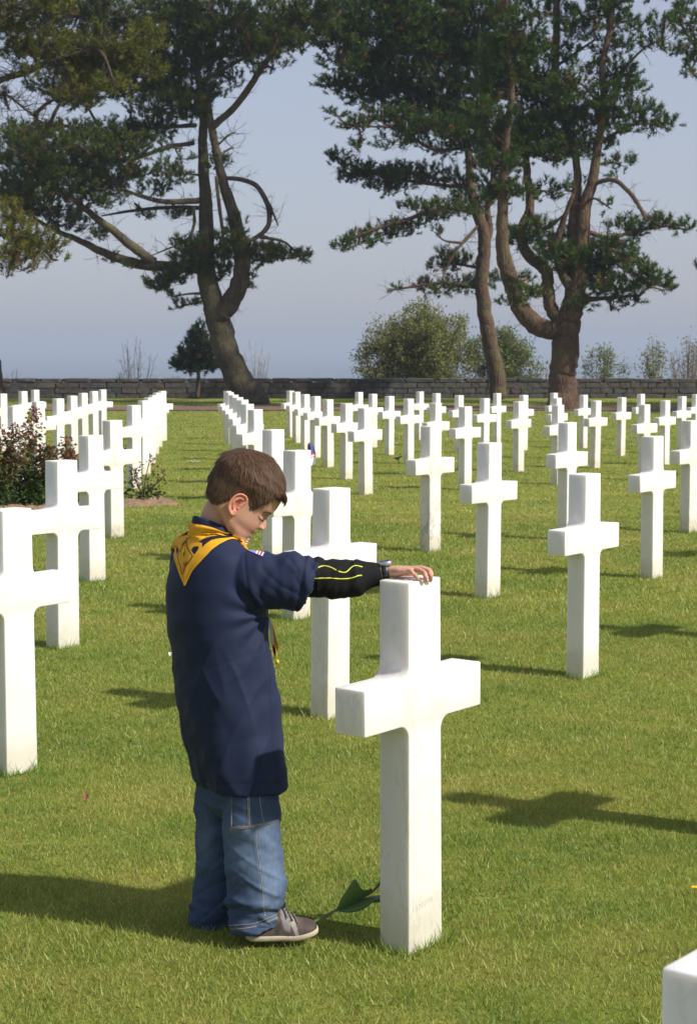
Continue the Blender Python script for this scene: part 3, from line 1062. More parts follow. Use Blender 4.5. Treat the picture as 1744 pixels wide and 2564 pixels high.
# --- nearer pine at the left edge, its trunk outside the picture, sunlit yellowish boughs
Y4 = 47.0
limbs4 = [
    ([(-330, 1000, 40), (-320, 800, 36), (-300, 600, 30), (-310, 400, 26), (-290, 200, 22), (-280, 0, 16), (-285, -250, 8)], 0, 0),
    ([(-295, 320, 16), (-150, 250, 13), (0, 182, 10), (60, 165, 9), (120, 135, 7), (220, 110, 5), (330, 85, 3)], 0, 1.0),
    ([(-300, 500, 14), (-180, 500, 11), (-60, 520, 8), (40, 540, 5), (100, 560, 3)], 0, -0.6),
    ([(-280, 60, 12), (-120, 40, 9), (20, 20, 6), (140, 30, 4)], 0, -0.8),
    ([(-200, 280, 8), (-40, 235, 6), (10, 215, 4), (60, 250, 3), (110, 290, 2)], 0, 1.0),
]
cl4 = [(25, 60, 55, 50), (40, 115, 45, 30), (110, 105, 50, 35, .8), (150, 140, 60, 34), (210, 105, 60, 38), (230, 165, 60, 38), (280, 120, 60, 36), (330, 90, 45, 34), (330, 160, 45, 24),
       (190, 195, 46, 24), (260, 195, 46, 22), (160, 220, 30, 16), (60, 168, 26, 12), (200, 240, 25, 14),
       (20, 505, 46, 40), (55, 540, 46, 34), (80, 575, 50, 30), (25, 580, 40, 30), (110, 560, 34, 24, .8), (130, 590, 24, 12, .7), (60, 610, 40, 14, .6), (20, 620, 24, 10, .6),
       (10, 215, 12, 8), (20, 10, 50, 30), (120, 15, 50, 30, .7)]
cl4 += [(x, y, 80, 55, .4) for x, y in ((-70, 60), (-90, 540), (-150, 200), (-180, 20), (-160, -120), (-20, -60), (120, -50))]
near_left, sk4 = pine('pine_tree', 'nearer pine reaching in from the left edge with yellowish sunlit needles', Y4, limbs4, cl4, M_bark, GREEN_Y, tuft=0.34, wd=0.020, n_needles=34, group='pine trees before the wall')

# --- pine beyond the right edge: only twig ends reach in; it shades the wall
Y5 = 66.0
limbs5 = [
    ([(1900, 930, 34), (1890, 750, 30), (1880, 550, 26), (1870, 350, 20), (1860, 150, 14), (1850, -100, 8)], 0, 0),
    ([(1866, 250, 12), (1760, 180, 9), (1650, 130, 6), (1580, 110, 3)], 0, -0.8),
    ([(1880, 560, 10), (1760, 580, 8), (1660, 600, 5), (1600, 608, 3)], 0, 0.6),
]
cl5 = [(1562, 55, 34, 36), (1572, 120, 26, 30), (1545, 15, 26, 18), (1570, 160, 20, 22), (1588, 610, 16, 8), (1530, 120, 20, 14, .6)]
cl5 += [(x, y, 90, 55, .45) for x, y in ((1690, 60), (1690, 180), (1790, 0), (1800, 120), (1800, 260), (1700, 330), (1900, 60), (1900, 200), (1950, 340), (1780, 420), (1720, 560), (1840, 560), (1960, 520), (1850, -90), (2000, 150))]
right_out, sk5 = pine('pine_tree', 'pine outside the right edge with twig ends reaching into the top corner', Y5, limbs5, cl5, M_bark, GREEN, group='pine trees before the wall')
limbs6 = [([(-28, 930, 30), (-18, 880, 26), (-22, 820, 24), (-40, 700, 20), (-60, 500, 16), (-70, 250, 10), (-75, 0, 6)], 0, 0)]
cl6 = [(x, y, 80, 50, .45) for x, y in ((-90, 100), (-120, 250), (-130, 380), (-60, -40), (-200, 180), (-210, 320), (-110, 0))]
left_out, sk6 = pine('pine_tree', 'dark pine trunk just cut by the left edge in front of the wall', 72.0, limbs6, cl6, M_bark, GREEN, group='pine trees before the wall')

# --- unseen pines added outside the right edge to shade the path and lawn
def shade_pine(X, Y, h, lab):
    k = DPX0 / Y
    px0 = (872 + X / Y * F_PX) / DS
    zt = lambda hh: float(to_px(np.array([X, Y, gz(X, Y) + hh]))[1])
    limbs = [([(px0, zt(-.2), .45 * k), (px0 + .3 * k, zt(h * .4), .34 * k), (px0 - .2 * k, zt(h * .75), .22 * k), (px0, zt(h), .06 * k)], 0, 0)]
    cl = []
    for q in range(22):
        a = rng.uniform(0, 6.28); r_ = rng.uniform(.3, 1.0) * 4.2; hh = h * rng.uniform(.42, 1.0)
        cl.append((px0 + math.cos(a) * r_ * k, zt(hh), 1.7 * k, .9 * k, 1.0, math.sin(a) * r_))
    pine('pine_tree', lab, Y, limbs, cl, M_bark, GREEN, n_needles=30, twig=True, tuft=0.6, wd=0.045, dens=1.0, group='pine trees before the wall')
DPX0 = F_PX / DS
shade_pine(25.5, 59.0, 15, 'unseen pine added outside the picture on the right to shade the path')
shade_pine(29.5, 54.0, 16, 'unseen pine added farther outside on the right to shade the lawn before the path')

# --- young pine before the wall
Y7 = 73.0
limbs7 = [([(448, 905, 5), (450, 860, 4.5), (450, 800, 3.5), (451, 760, 2), (452, 738, 1)], 0, 0)]
cl7 = [(450, 835, 45, 12), (418, 828, 26, 10), (480, 828, 22, 14), (450, 810, 42, 14), (448, 785, 30, 14), (450, 765, 18, 12), (452, 745, 7, 10), (425, 800, 14, 10), (478, 800, 16, 12), (402, 830, 12, 6)]
young, sk7 = pine('young_pine', 'small round young pine with a thin stem in front of the wall', Y7, limbs7, cl7, M_bark, [(0.018, 0.038, 0.020), (0.04, 0.066, 0.03)], tuft=0.34, dens=2.4, depth_amp=0.4)

# ------------------------------------------------------------------ rose bed
bx0, by0, bx1, by1 = -2.0, 19.55, -5.6, 17.5
L_ = np.array([bx1 - bx0, by1 - by0]); Ln = np.linalg.norm(L_); t_ = L_ / Ln; n_ = np.array([-t_[1], t_[0]])
us_ = np.linspace(-.05, 1.0, 130); vs_ = np.linspace(-.50, .50, 36)
UU, VV = np.meshgrid(us_, vs_, indexing='ij')
X = bx0 + UU * L_[0] + VV * n_[0]; Y = by0 + UU * L_[1] + VV * n_[1]
edge = np.clip(1 - (np.abs(VV) / .46) ** 4, 0, 1) * np.clip((UU + .05) / .05, 0, 1)
lump = smooth_noise(X + 30, Y, 9, 21) * .5 + smooth_noise(X + 30, Y, 22, 22) * .5
Z = G(X, Y) - .03 + edge * (.065 + .085 * (lump - .4))
m, nt, b = material('bed_soil')
nn = tex_noise(nt, world_pos(nt), 18, 6, 0.7)
nt.links.new(ramp(nt, nn, [(0.3, (0.17, 0.105, 0.06)), (0.7, (0.34, 0.235, 0.15))]), b.inputs['Base Color'])
b.inputs['Roughness'].default_value = 0.95
bump(nt, b, nn, 0.8, 0.03)
bed = link('flower_bed', np_mesh('flower_bed', np.stack([X, Y, Z], -1).reshape(-1, 3), rings_faces(130, 36, False)), m)
tag(bed, kind='structure')

M_stem = make_vcol('plant_stem', 0.7, 0.3)


def leaf_quads(mb, P, Dr, size, col, wide=.55):
    """folded leaf of four triangles at P pointing along Dr"""
    k = len(P)
    if not k: return
    Dr = unit(Dr)
    S = unit(np.cross(Dr, rng.standard_normal((k, 3))))
    Nn = np.cross(S, Dr)
    s = size[:, None]
    base = P; tip = P + Dr * s - np.array([0, 0, .15]) * s
    mid = P + Dr * s * .5
    l = mid + S * s * wide * .5 + Nn * s * .12; r_ = mid - S * s * wide * .5 + Nn * s * .12
    V = np.stack([base, l, tip, r_], 1).reshape(-1, 3)
    F = (np.arange(k) * 4)[:, None, None] + np.array([[0, 1, 2], [0, 2, 3]])[None]
    mb.add(V, F.reshape(-1, 3), np.repeat(col, 4, axis=0))


def rose(x, y, h, n_st, n_lf, label):
    z = gz(x, y)
    root = empty('rose_bush', (x, y, z))
    tag(root, label, 'rose bush', 'rose bushes in the bed on the left')
    st = MB(); lf = MB()
    PP, DD, CC, SS = [], [], [], []
    for q in range(n_st):
        a = 2 * np.pi * (q + rng.random()) / n_st
        hh = h * (rng.uniform(.55, .9) if q else 1.0)
        sp = rng.uniform(.10, .30) * (1 if q else .4)
        P = catmull(np.array([(x, y, z - .03), (x + .3 * sp * math.cos(a), y + .3 * sp * math.sin(a), z + .35 * hh), (x + sp * math.cos(a), y + sp * math.sin(a), z + .75 * hh),
                              (x + 1.15 * sp * math.cos(a) + rng.normal(0, .03), y + 1.15 * sp * math.sin(a) + rng.normal(0, .03), z + hh)]), 14)
        add_tube(st, P, np.linspace(.009, .003, 14), 5, (0.10, 0.045, 0.03))
        m_ = int(3.6 * n_lf / n_st)
        t = rng.random(m_) ** 1.25
        i = np.clip((t * 13).astype(int), 2, 13)
        upf = i / 13.0
        off = unit(rng.standard_normal((m_, 3))) * (rng.random((m_, 1)) ** .6) * (.20 * (1.08 - upf) + .028)[:, None]
        off[:, 2] *= .6
        c = P[i] + off
        PP.append(c); DD.append(unit(off) + np.array([0, 0, .1]) + rng.normal(0, .4, (m_, 3)))
        r_ = np.clip((c[:, 2] - z) / h - .34 + rng.normal(0, .20, m_), 0, 1)[:, None] * 1.8
        r_ = np.clip(r_, 0, 1)
        g = np.array([0.046, 0.086, 0.022]) * rng.uniform(.6, 1.6, (m_, 1))
        CC.append(g * (1 - r_) + np.array([0.190, 0.058, 0.036]) * r_ * rng.uniform(.7, 1.3, (m_, 1)))
        SS.append(rng.uniform(.040, .070, m_) * (1 - .3 * upf))
    leaf_quads(lf, np.concatenate(PP), np.concatenate(DD), np.concatenate(SS), np.concatenate(CC), .62)
    link('stems', st.mesh('stems'), M_stem, root)
    f = link('foliage', lf.mesh('foliage', False), M_leaf, root)
    f['kind'] = 'stuff'


rose(-2.20, 19.55, .52, 4, 110, 'small sparse rose bush at the right end of the bed')
rose(-2.62, 19.15, .80, 6, 560, 'rose bush between the crosses with a tall bare red shoot')
rose(-2.98, 18.95, .74, 7, 800, 'leafy rose bush right of the tallest one, reddish at the top')
rose(-3.30, 18.75, 1.06, 6, 900, 'tallest rose bush with a red shoot standing up before the far crosses')
rose(-3.62, 18.55, .86, 7, 900, 'rose bush at the left edge with a dark red shoot')
rose(-4.10, 18.30, .80, 6, 600, 'rose bush just outside the left edge')

# ------------------------------------------------------------------ shrubs beyond the wall
def shrub(name, label, cx, top, w, Y, n_st, n_lf, lcol, tw=(0.16, 0.12, 0.085), lsz=.13, dense=1.0, base_y=880):
    s = Y / DPX_
    c0 = D(cx, base_y, Y)
    x, y = c0[0], Y
    z = gz(x, y)
    H = D(cx, top, Y)[2] - z
    W = w * s / 2
    root = empty(name, (x, y, z))
    tag(root, label, 'shrub', 'shrubs beyond the stone wall')
    st = MB(); lf = MB()
    tips = []
    for q in range(n_st):
        a = 2 * np.pi * rng.random(); r_ = rng.random() ** .6
        tipx = np.array([x + math.cos(a) * W * r_, y + math.sin(a) * W * .8 * r_, z + H * (1 - .38 * r_ ** 2) * rng.uniform(.78, 1.0)])
        b0 = np.array([x + math.cos(a) * W * r_ * .25, y + math.sin(a) * W * .2 * r_, z - .1])
        md = .5 * (b0 + tipx) + np.array([math.cos(a), math.sin(a), 0]) * W * .12 * r_ + rng.normal(0, .05, 3)
        P = catmull(np.array([b0, md, tipx]), 12)
        add_tube(st, P, np.linspace(.018, .006, 12), 4, tw, caps=False)
        for b_ in range(int(7 * dense)):
            i = rng.integers(3, 11)
            dv = unit(rng.standard_normal(3) + np.array([0, 0, .7]))
            ln = rng.uniform(.12, .40) * H * .45
            e = P[i] + dv * ln
            m_ = P[i] + dv * ln * .5 + rng.normal(0, .04, 3)
            segs(st, [P[i], m_], [m_, e], .007, .004, tw)
            tips += [e, m_]
        tips += [P[-1], P[-3]]
    tips = np.array(tips)
    n_lf = int(n_lf * 2.8)
    if n_lf:
        i = rng.integers(0, len(tips), n_lf)
        P = tips[i] + rng.normal(0, .12, (n_lf, 3))
        f = rng.random((n_lf, 1))
        col = np.array(lcol[0]) * (1 - f) + np.array(lcol[1]) * f
        leaf_quads(lf, P, rng.standard_normal((n_lf, 3)) + np.array([0, 0, .4]), lsz * rng.uniform(.6, 1.2, n_lf), col)
    link('stems', st.mesh('stems'), M_stem, root)
    if n_lf:
        fo = link('foliage', lf.mesh('foliage', False), M_leaf, root)
        fo['kind'] = 'stuff'


DPX_ = F_PX / DS
LG = [(0.125, 0.150, 0.040), (0.26, 0.25, 0.085)]
LG2 = [(0.100, 0.140, 0.038), (0.21, 0.23, 0.075)]
BR = (0.42, 0.35, 0.26)
shrub('leafy_shrub', 'big rounded olive green bush left of the slender pine', 965, 682, 240, 81, 85, 11000, LG)
shrub('leafy_shrub', 'low ragged side of the big bush with thin pale twigs', 870, 712, 120, 80.5, 30, 1700, LG)
shrub('leafy_shrub', 'green bush behind the trunk of the slender pine', 1130, 735, 170, 82, 44, 4200, LG2)
shrub('leafy_shrub', 'sparse leafy shrub just right of the thick pine trunk', 1365, 778, 110, 81, 20, 520, LG2)
shrub('leafy_shrub', 'thin upright leafy shrub near the right edge', 1484, 764, 60, 81, 12, 320, LG)
shrub('bare_shrub', 'brownish leafless shrub at the right edge', 1560, 755, 90, 81.5, 34, 160, LG, (0.20, 0.15, 0.125))
shrub('bare_shrub', 'small bare shrub with pale upright twigs left of the young pine', 307, 752, 100, 80, 14, 0, LG, BR)
shrub('bare_shrub', 'bare twigs right of the leaning pine trunk', 578, 755, 110, 80, 12, 0, LG, BR)
shrub('bare_shrub', 'low bare twigs left of the small bare shrub', 275, 832, 30, 80, 6, 10, LG, BR)
shrub('bare_shrub', 'low dry twigs at the left end of the wall', 35, 835, 80, 80, 14, 0, LG, BR)
shrub('leafy_shrub', 'low scrubby plant between the slender pine and the thick pine', 1222, 800, 50, 81, 10, 130, LG2)
shrub('bare_shrub', 'low dry twigs between the young pine and the bare shrub', 395, 845, 60, 80, 8, 0, LG, BR)

# ================================================================== the boy
D0 = D
PSI = R(28)
FV = np.array([math.cos(PSI), math.sin(PSI), 0.0])      # the way he faces
RV = np.array([math.sin(PSI), -math.cos(PSI), 0.0])     # his right side, towards the camera
YB = 4.91
DPX = F_PX / DS                                          # picture units per metre at 1 m


def at_z(x, y, z):
    d = ray(x, y)
    t = (z - CAM_H) / d[2]
    return np.array([0, 0, CAM_H]) + d * t


def at_plane(x, y, p, n):
    d = ray(x, y)
    o = np.array([0, 0, CAM_H])
    return o + d * (np.dot(np.asarray(p) - o, n) / np.dot(d, n))


def ring(c, A, B, a, b, n=48, ex=2.0):
    th = np.linspace(0, 2 * np.pi, n, endpoint=False)
    cx = np.sign(np.cos(th)) * np.abs(np.cos(th)) ** (2 / ex)
    sy = np.sign(np.sin(th)) * np.abs(np.sin(th)) ** (2 / ex)
    return c + cx[:, None] * A * a + sy[:, None] * B * b


def add_loft(mb, rings, col=(1, 1, 1), c0=None, c1=None):
    n = len(rings[0])
    V = np.concatenate(rings)
    F = rings_faces(len(rings), n)
    n0 = mb.n
    p0 = rings[0].mean(0) if c0 is None else c0
    p1 = rings[-1].mean(0) if c1 is None else c1
    k = len(V)
    mb.add(np.vstack([V, p0[None], p1[None]]), F, col)
    j = np.arange(n)
    f0 = np.stack([np.full(n, k), (j + 1) % n, j], -1)
    f1 = np.stack([np.full(n, k + 1), (len(rings) - 1) * n + j, (len(rings) - 1) * n + (j + 1) % n], -1)
    mb.F3.append(np.vstack([f0, f1]) + n0)


def fix_normals(me):
    bm = bmesh.new(); bm.from_mesh(me)
    bmesh.ops.recalc_face_normals(bm, faces=bm.faces)
    bm.to_mesh(me); bm.free()


def remesh(mb, voxel, smooth_it=2, keep=1.0):
    """union of overlapping closed shapes as one continuous skin; returns verts, quads, normals"""
    me = mb.mesh('tmp')
    fix_normals(me)
    o = bpy.data.objects.new('tmp', me)
    COL.objects.link(o)
    md = o.modifiers.new('r', 'REMESH'); md.mode = 'VOXEL'; md.voxel_size = voxel; md.adaptivity = 0
    if smooth_it:
        ms = o.modifiers.new('s', 'SMOOTH'); ms.factor = 0.5; ms.iterations = smooth_it
    if keep < 1:
        md = o.modifiers.new('d', 'DECIMATE'); md.ratio = keep; md.use_collapse_triangulate = True
    dg = bpy.context.evaluated_depsgraph_get()
    m2 = bpy.data.meshes.new_from_object(o.evaluated_get(dg))
    bpy.data.objects.remove(o)
    bpy.data.meshes.remove(me)
    n = len(m2.vertices)
    V = np.empty(n * 3, np.float32); m2.vertices.foreach_get('co', V)
    Nn = np.empty(n * 3, np.float32); m2.vertices.foreach_get('normal', Nn)
    lt = np.empty(len(m2.polygons), np.int32); m2.polygons.foreach_get('loop_total', lt)
    li = np.empty(len(m2.loops), np.int32); m2.loops.foreach_get('vertex_index', li)
    k_ = int(lt[0])
    assert (lt == k_).all()
    bpy.data.meshes.remove(m2)
    return V.reshape(-1, 3).astype(float), li.reshape(-1, k_), Nn.reshape(-1, 3).astype(float)


def pnoise(P, scale, seed=0.0):
    """smooth 3-D noise in about -1..1 at points P * scale (vector)"""
    Q = P * np.asarray(scale) + seed
    return np.array([noise.noise(Vector(q)) for q in Q])


def bvh_of(V, F):
    return BVHTree.FromPolygons([tuple(v) for v in V], [tuple(f) for f in F])


def cam_hit(bvh, x, y):
    """first surface met through picture point (x, y) of the 1581 wide view"""
    o = Vector((0, 0, CAM_H))
    d = Vector(ray(x * DS, y * DS)).normalized()
    h, n, i, dist = bvh.ray_cast(o, d)
    if h is None:
        # slide to the closest point on the surface
        h, n, i, dist = bvh.find_nearest(Vector(D(x, y, YB - 0.05)))
    return np.array(h), np.array(n)


def sstep(a, b, x):
    t = np.clip((x - a) / (b - a), 0, 1)
    return t * t * (3 - 2 * t)


def crop(region, w_out):
    """picture points read off an enlarged crop of the photo -> 1581 wide view"""
    s = (region[2] - region[0]) / w_out
    return lambda pts: [((region[0] + x * s) / DS, (region[1] + y * s) / DS) for x, y in pts]


boy = empty('person', tuple(D(545, 2112, 4.92)))
boy.location.z = gz(boy.location.x, boy.location.y)
tag(boy, 'boy in navy uniform shirt, yellow kerchief and jeans, head bowed, hand on a cross', 'person')

# ------------------------------------------------------------------ head
PITCH_H = R(40); YAW_H = R(3)
fw_h = np.array([math.cos(YAW_H), math.sin(YAW_H), 0])
upw = np.array([0, 0, 1.0])
HF = math.cos(PITCH_H) * fw_h - math.sin(PITCH_H) * upw
HU = math.sin(PITCH_H) * fw_h + math.cos(PITCH_H) * upw
HS = np.array([-math.sin(YAW_H), math.cos(YAW_H), 0])
EAR = at(591, 1268.8, 4.84)
HO = EAR + 0.068 * HS


def HL(f, s, u):
    f = np.asarray(f, dtype=float)[..., None]; s = np.asarray(s, dtype=float)[..., None]; u = np.asarray(u, dtype=float)[..., None]
    return HO + f * HF + s * HS + u * HU


def to_head(P):
    q = P - HO
    return q @ HF, q @ HS, q @ HU


U_ = [-.081, -.076, -.070, -.060, -.052, -.045, -.0315, -.023, -.0125, 0, .0266, .0466, .060, .080, .100, .120, .135, .145, .1515]
FR = [.062, .076, .0825, .084, .0815, .0835, .0840, .0850, .0850, .0848, .0842, .0905, .0915, .0885, .080, .062, .041, .020, .000]
UB = [-.081, -.076, -.066, -.058, -.050, -.036, -.018, .0266, .07, .09, .12, .135, .145, .1515]
BK = [.046, .030, .010, -.006, -.022, -.062, -.082, -.102, -.108, -.106, -.084, -.058, -.036, -.012]
UW = [-.083, -.078, -.071, -.060, -.050, -.040, -.020, 0, .030, .050, .080, .100, .120, .135, .145, .1515]
WW = [.012, .030, .042, .0515, .0570, .0605, .0635, .0650, .067, .069, .072, .069, .058, .044, .030, .008]


def head_prof(u):
    return np.interp(u, U_, FR), np.interp(u, UB, BK), np.interp(u, UW, WW)


def gauss(x, s):
    return np.exp(-(x / s) ** 2)


def head_surface(u, phi):
    fr, bk, w_ = head_prof(u)
    c = np.where(u < -0.03, 0.35 * fr + 0.65 * bk, -0.012)
    k = sstep(-0.05, -0.02, u)
    c = (0.4 * fr + 0.6 * bk) * (1 - k) + (-0.012) * k
    n = 2.25
    co, si = np.cos(phi), np.sin(phi)
    x = np.sign(co) * np.abs(co) ** (2 / n)
    y = np.sign(si) * np.abs(si) ** (2 / n)
    f = c + np.where(co > 0, fr - c, c - bk) * x
    s = w_ * y
    front = np.clip(co, 0, 1) ** 0.5 * (co > 0)
    # nose
    hn = np.interp(u, [-.0135, -.0105, -.006, 0.002, .008, .018, .028, .036], [0, .011, .0165, .0170, .0140, .0075, .0025, 0])
    sg = np.interp(u, [-.012, -.004, .004, .014, .03], [.0115, .0105, .0085, .0065, .0060])
    f = f + front * hn * gauss(s, sg)
    for e in (-1, 1):
        f = f + front * .0075 * gauss(s - e * .0105, .0050) * gauss(u + .0045, .0055)
    # mouth, chin, cheeks, eyes, brows
    f = f + front * (.0052 * gauss(u + .0245, .0048) * gauss(s, .015) + .0050 * gauss(u + .0405, .0055) * gauss(s, .0135)
                     - .0030 * gauss(u + .0325, .0022) * gauss(s, .019) + .0045 * gauss(u + .066, .010) * gauss(s, .015)
                     - .0030 * gauss(u + .0525, .0045) * gauss(s, .014))
    for e in (-1, 1):
        d = np.clip(np.abs(si), 0, 1)
        f = f + front * (.0035 * gauss(s - e * .037, .016) * gauss(u + .012, .018) - .0095 * gauss(s - e * .027, .0125) * gauss(u - .024, .0115)
                         + .0062 * gauss(s - e * .0285, .0092) * gauss(u - .0185, .0078) + .0022 * gauss(s - e * .026, .016) * gauss(u - .041, .006))
        s = s + e * (s * e > 0) * .0030 * gauss(f - .045, .03) * gauss(u + .015, .022)
    return f, s, u + 0 * f


bodymb = MB()
us = np.concatenate([np.arange(-.081, .1515, .0016), [.1515]])
ph = np.linspace(-np.pi, np.pi, 160, endpoint=False)
rings_ = []
for u in us:
    f, s, uu = head_surface(np.full(len(ph), u), ph)
    rings_.append(HL(f, s, uu))
add_loft(bodymb, rings_)

# ears: helix rim, antihelix, concha plate and lobe
EAR_OUT = [(.0102, -.018), (.0100, -.010), (.0088, .000), (.0098, .012), (.0112, .022), (.0095, .031), (.003, .0365), (-.007, .0370), (-.016, .031),
           (-.0212, .020), (-.0218, .007), (-.0190, -.006), (-.0130, -.014), (-.004, -.0205), (.004, -.0225)]


def build_ear(mb, side):
    out = np.array(EAR_OUT)
    cl = np.vstack([out, out[:1]])
    loop = catmull(cl, 60)[:-1]
    fr_ = loop[:, 0]
    base = np.abs(head_surface(loop[:, 1], np.full(len(loop), np.pi / 2))[1])
    lift = np.interp(fr_, [-.022, -.010, .004, .012], [.0175, .0150, .0070, .0010])
    P = HL(loop[:, 0], side * (base * 0 + .0655 + lift), loop[:, 1])
    rim = np.interp(np.arange(len(loop)), [0, 8, 20, 36, 50, 59], [.0030, .0022, .0030, .0032, .0036, .0034])
    add_tube(mb, np.vstack([P, P[:2]]), np.concatenate([rim, rim[:2]]), 8)
    # plate
    rr = []
    for q, dz in ((0.98, -.0035), (0.98, .0002), (0.6, -.0030)):
        lp = out.mean(0) + (loop - out.mean(0)) * q
        lf = np.interp(lp[:, 0], [-.022, -.010, .004, .012], [.0175, .0150, .0070, .0010])
        rr.append(HL(lp[:, 0], side * (.0655 + lf + dz), lp[:, 1]))
    back = HL(loop[:, 0] * .6 - .0, side * np.full(len(loop), .052), loop[:, 1] * .6)
    add_loft(mb, [back, rr[0], rr[1], rr[2]], c1=HL(.0015, side * .0655, .002))
    # antihelix ridge and tragus
    ah = np.array([(.004, .026), (-.005, .0255), (-.0112, .017), (-.0118, .006), (-.008, -.003), (-.003, -.009)])
    lf = np.interp(ah[:, 0], [-.022, -.010, .004, .012], [.0175, .0150, .0070, .0010]) - .0012
    add_tube(mb, catmull(HL(ah[:, 0], side * (.0655 + lf), ah[:, 1]), 20), .0023, 6)
    add_tube(mb, HL(np.array([.0085, .0055]), side * np.array([.068, .0715]), np.array([-.002, -.001])), np.array([.004, .0028]), 6)
    lo = HL(np.array([.003, .004]), side * np.array([.068, .0705]), np.array([-.010, -.0185]))
    add_tube(mb, lo, np.array([.0055, .0042]), 8)


build_ear(bodymb, -1)
build_ear(bodymb, 1)

# neck, trunk, limbs under the clothes
def limb_tube(mb, pts, rad, n=None, ns=20):
    P = catmull(np.array(pts), n or len(pts) * 8)
    rad = np.asarray(rad, dtype=float)
    rr = np.stack([np.interp(np.linspace(0, 1, len(P)), np.linspace(0, 1, len(rad)), rad[:, c] if rad.ndim == 2 else rad) for c in (0, 1 if rad.ndim == 2 else 0)], 1)
    add_tube(mb, P, rr, ns)
    return P


limb_tube(bodymb, [HL(-.012, 0, .005), D(498, 1162, YB), D(487, 1195, YB), D(480, 1235, YB), D(480, 1275, YB)], [.046, .043, .043, .046, .06])
trunk_r = []
for y, x, a, b_ in ((1225, 480, .05, .07), (1260, 484, .075, .12), (1320, 487, .09, .13), (1450, 497, .09, .12), (1600, 510, .09, .12), (1735, 535, .09, .12), (1770, 538, .07, .09)):
    trunk_r.append(ring(D(x, y, YB), FV, RV, a, b_, 32))
add_loft(bodymb, trunk_r)
W_ = D(881, 1297.5, 4.838)
limb_tube(bodymb, [D(535, 1290, 4.84), D(600, 1306, 4.81), D(690, 1316, 4.815), D(765, 1316, 4.823), D(825, 1305, 4.833), W_], [.05, .045, .038, .034, .026, .0175])
# left arm hanging at the far side
LS = D(484, 1268, YB) - RV * .125
LE = LS - RV * .030 + FV * .03 + np.array([0, 0, -.215])
LW = LE + FV * .085 + RV * .01 + np.array([0, 0, -.175])
limb_tube(bodymb, [LS, LE, LW], [.046, .035, .018])


def build_hand(mb, wrist, knuckles, fingers, thumb, palm_up, r=.0066):
    """knuckles: 4 points index..little; fingers: list of joint lists after the knuckle"""
    K = np.array(knuckles)
    lat = unit(K[0] - K[3])
    mid = K.mean(0)
    fwd = unit(mid - wrist)
    nrm = unit(np.cross(fwd, lat))
    if nrm @ palm_up < 0: nrm = -nrm
    hw = np.linalg.norm(K[0] - K[3]) / 2
    rr = []
    for t, wl, wv in ((-.1, .0178, .0165), (.0, .0178, .0160), (.3, .024, .0150), (.6, hw + .004, .0125), (.88, hw + .0062, .0098), (1.02, hw + .0045, .0070)):
        c = wrist + (mid - wrist) * t - nrm * .002 * t
        rr.append(ring(c, lat, nrm, wl, wv, 28, 2.4))
    add_loft(mb, rr)
    for q, joints in enumerate(fingers):
        sc = [1.0, 1.06, 1.0, .88][q]
        P = [K[q] - fwd * .018 - nrm * .001, K[q]] + list(joints)
        P = catmull(np.array(P), 22)
        rad = np.interp(np.linspace(0, 1, 22), [0, .25, .45, .6, .75, .93, 1], np.array([.0066, .0072, .0060, .0064, .0056, .0052, .0036]) * sc * r / .0060)
        add_tube(mb, P, rad, 12)
        add_tube(mb, np.array([K[q] + nrm * .001 - fwd * .004, K[q] + nrm * .0012 + fwd * .004]), .0066 * sc, 10)
    P = catmull(np.array(thumb), 20)
    add_tube(mb, P, np.interp(np.linspace(0, 1, 20), [0, .35, .6, .75, .92, 1], [.0125, .0095, .0074, .0078, .0066, .0042]), 12)


cr0 = crosses[(0, 0)]
bpy.context.view_layer.update()
CM0 = np.array(cr0.matrix_basis)
ctop = (CM0 @ np.array([0, 0, 1.0, 1]))[:3]
e2n = (CM0 @ np.array([0, -1.0, 0, 0]))[:3]           # front face normal
fpt = ctop + e2n * (0.049 + 0.0052)
zt = ctop[2]
knuck = [at(1056, 1423.5, 4.836), at(1049, 1423, 4.821), at(1039, 1425, 4.805), at(1024, 1429, 4.790)]
fing = [[at(1071, 1426.5, 4.822), at(1078, 1434, 4.812), at_plane(1081.5, 1443, fpt, e2n)],
        [at(1072, 1430, 4.800), at(1077, 1441, 4.783), at_plane(1077, 1456, fpt, e2n)],
        [at(1059.5, 1433, 4.784), at(1064.5, 1444, 4.768), at_plane(1063, 1458, fpt, e2n)],
        [at(1034, 1436, 4.776), at_z(1041, 1443.5, zt + .0085), at_z(1046, 1450, zt + .0055)]]
th = [W_ + np.array([.004, .010, -.004]), W_ + np.array([.026, .026, -.008]), W_ + np.array([.052, .036, -.010]), W_ + np.array([.078, .036, -.012])]
for t_ in th: t_[2] = max(t_[2], zt + .0075)
build_hand(bodymb, W_, knuck, fing, th, np.array([0, 0, 1.0]))
# left hand
dn = unit(LW - LE)
lat2 = unit(FV - dn * (FV @ dn))
K2 = [LW + dn * .062 + lat2 * o_ for o_ in (.022, .0075, -.0075, -.021)]
cv = RV
F2 = [[k + dn * .026 + cv * .004, k + dn * .040 + cv * .014, k + dn * .046 + cv * .026] for k in K2]
T2 = [LW + lat2 * .008, LW + lat2 * .024 + dn * .024, LW + lat2 * .032 + dn * .046 + cv * .006, LW + lat2 * .032 + dn * .066 + cv * .014]
build_hand(bodymb, LW, K2, F2, T2, -RV)
# legs down to the ankles
for sg in (1, -1):
    hip = D(571, 1800, 4.835) if sg > 0 else D(499, 1800, 5.015)
    foot = D(585, 2085, 4.825) if sg > 0 else D(490, 2065, 5.015)
    limb_tube(bodymb, [hip + np.array([0, 0, .05]), 0.5 * (hip + foot) + FV * .015, foot], [.052, .046, .030])

BV, BF, BN = remesh(bodymb, 0.0021, 1, 0.33)
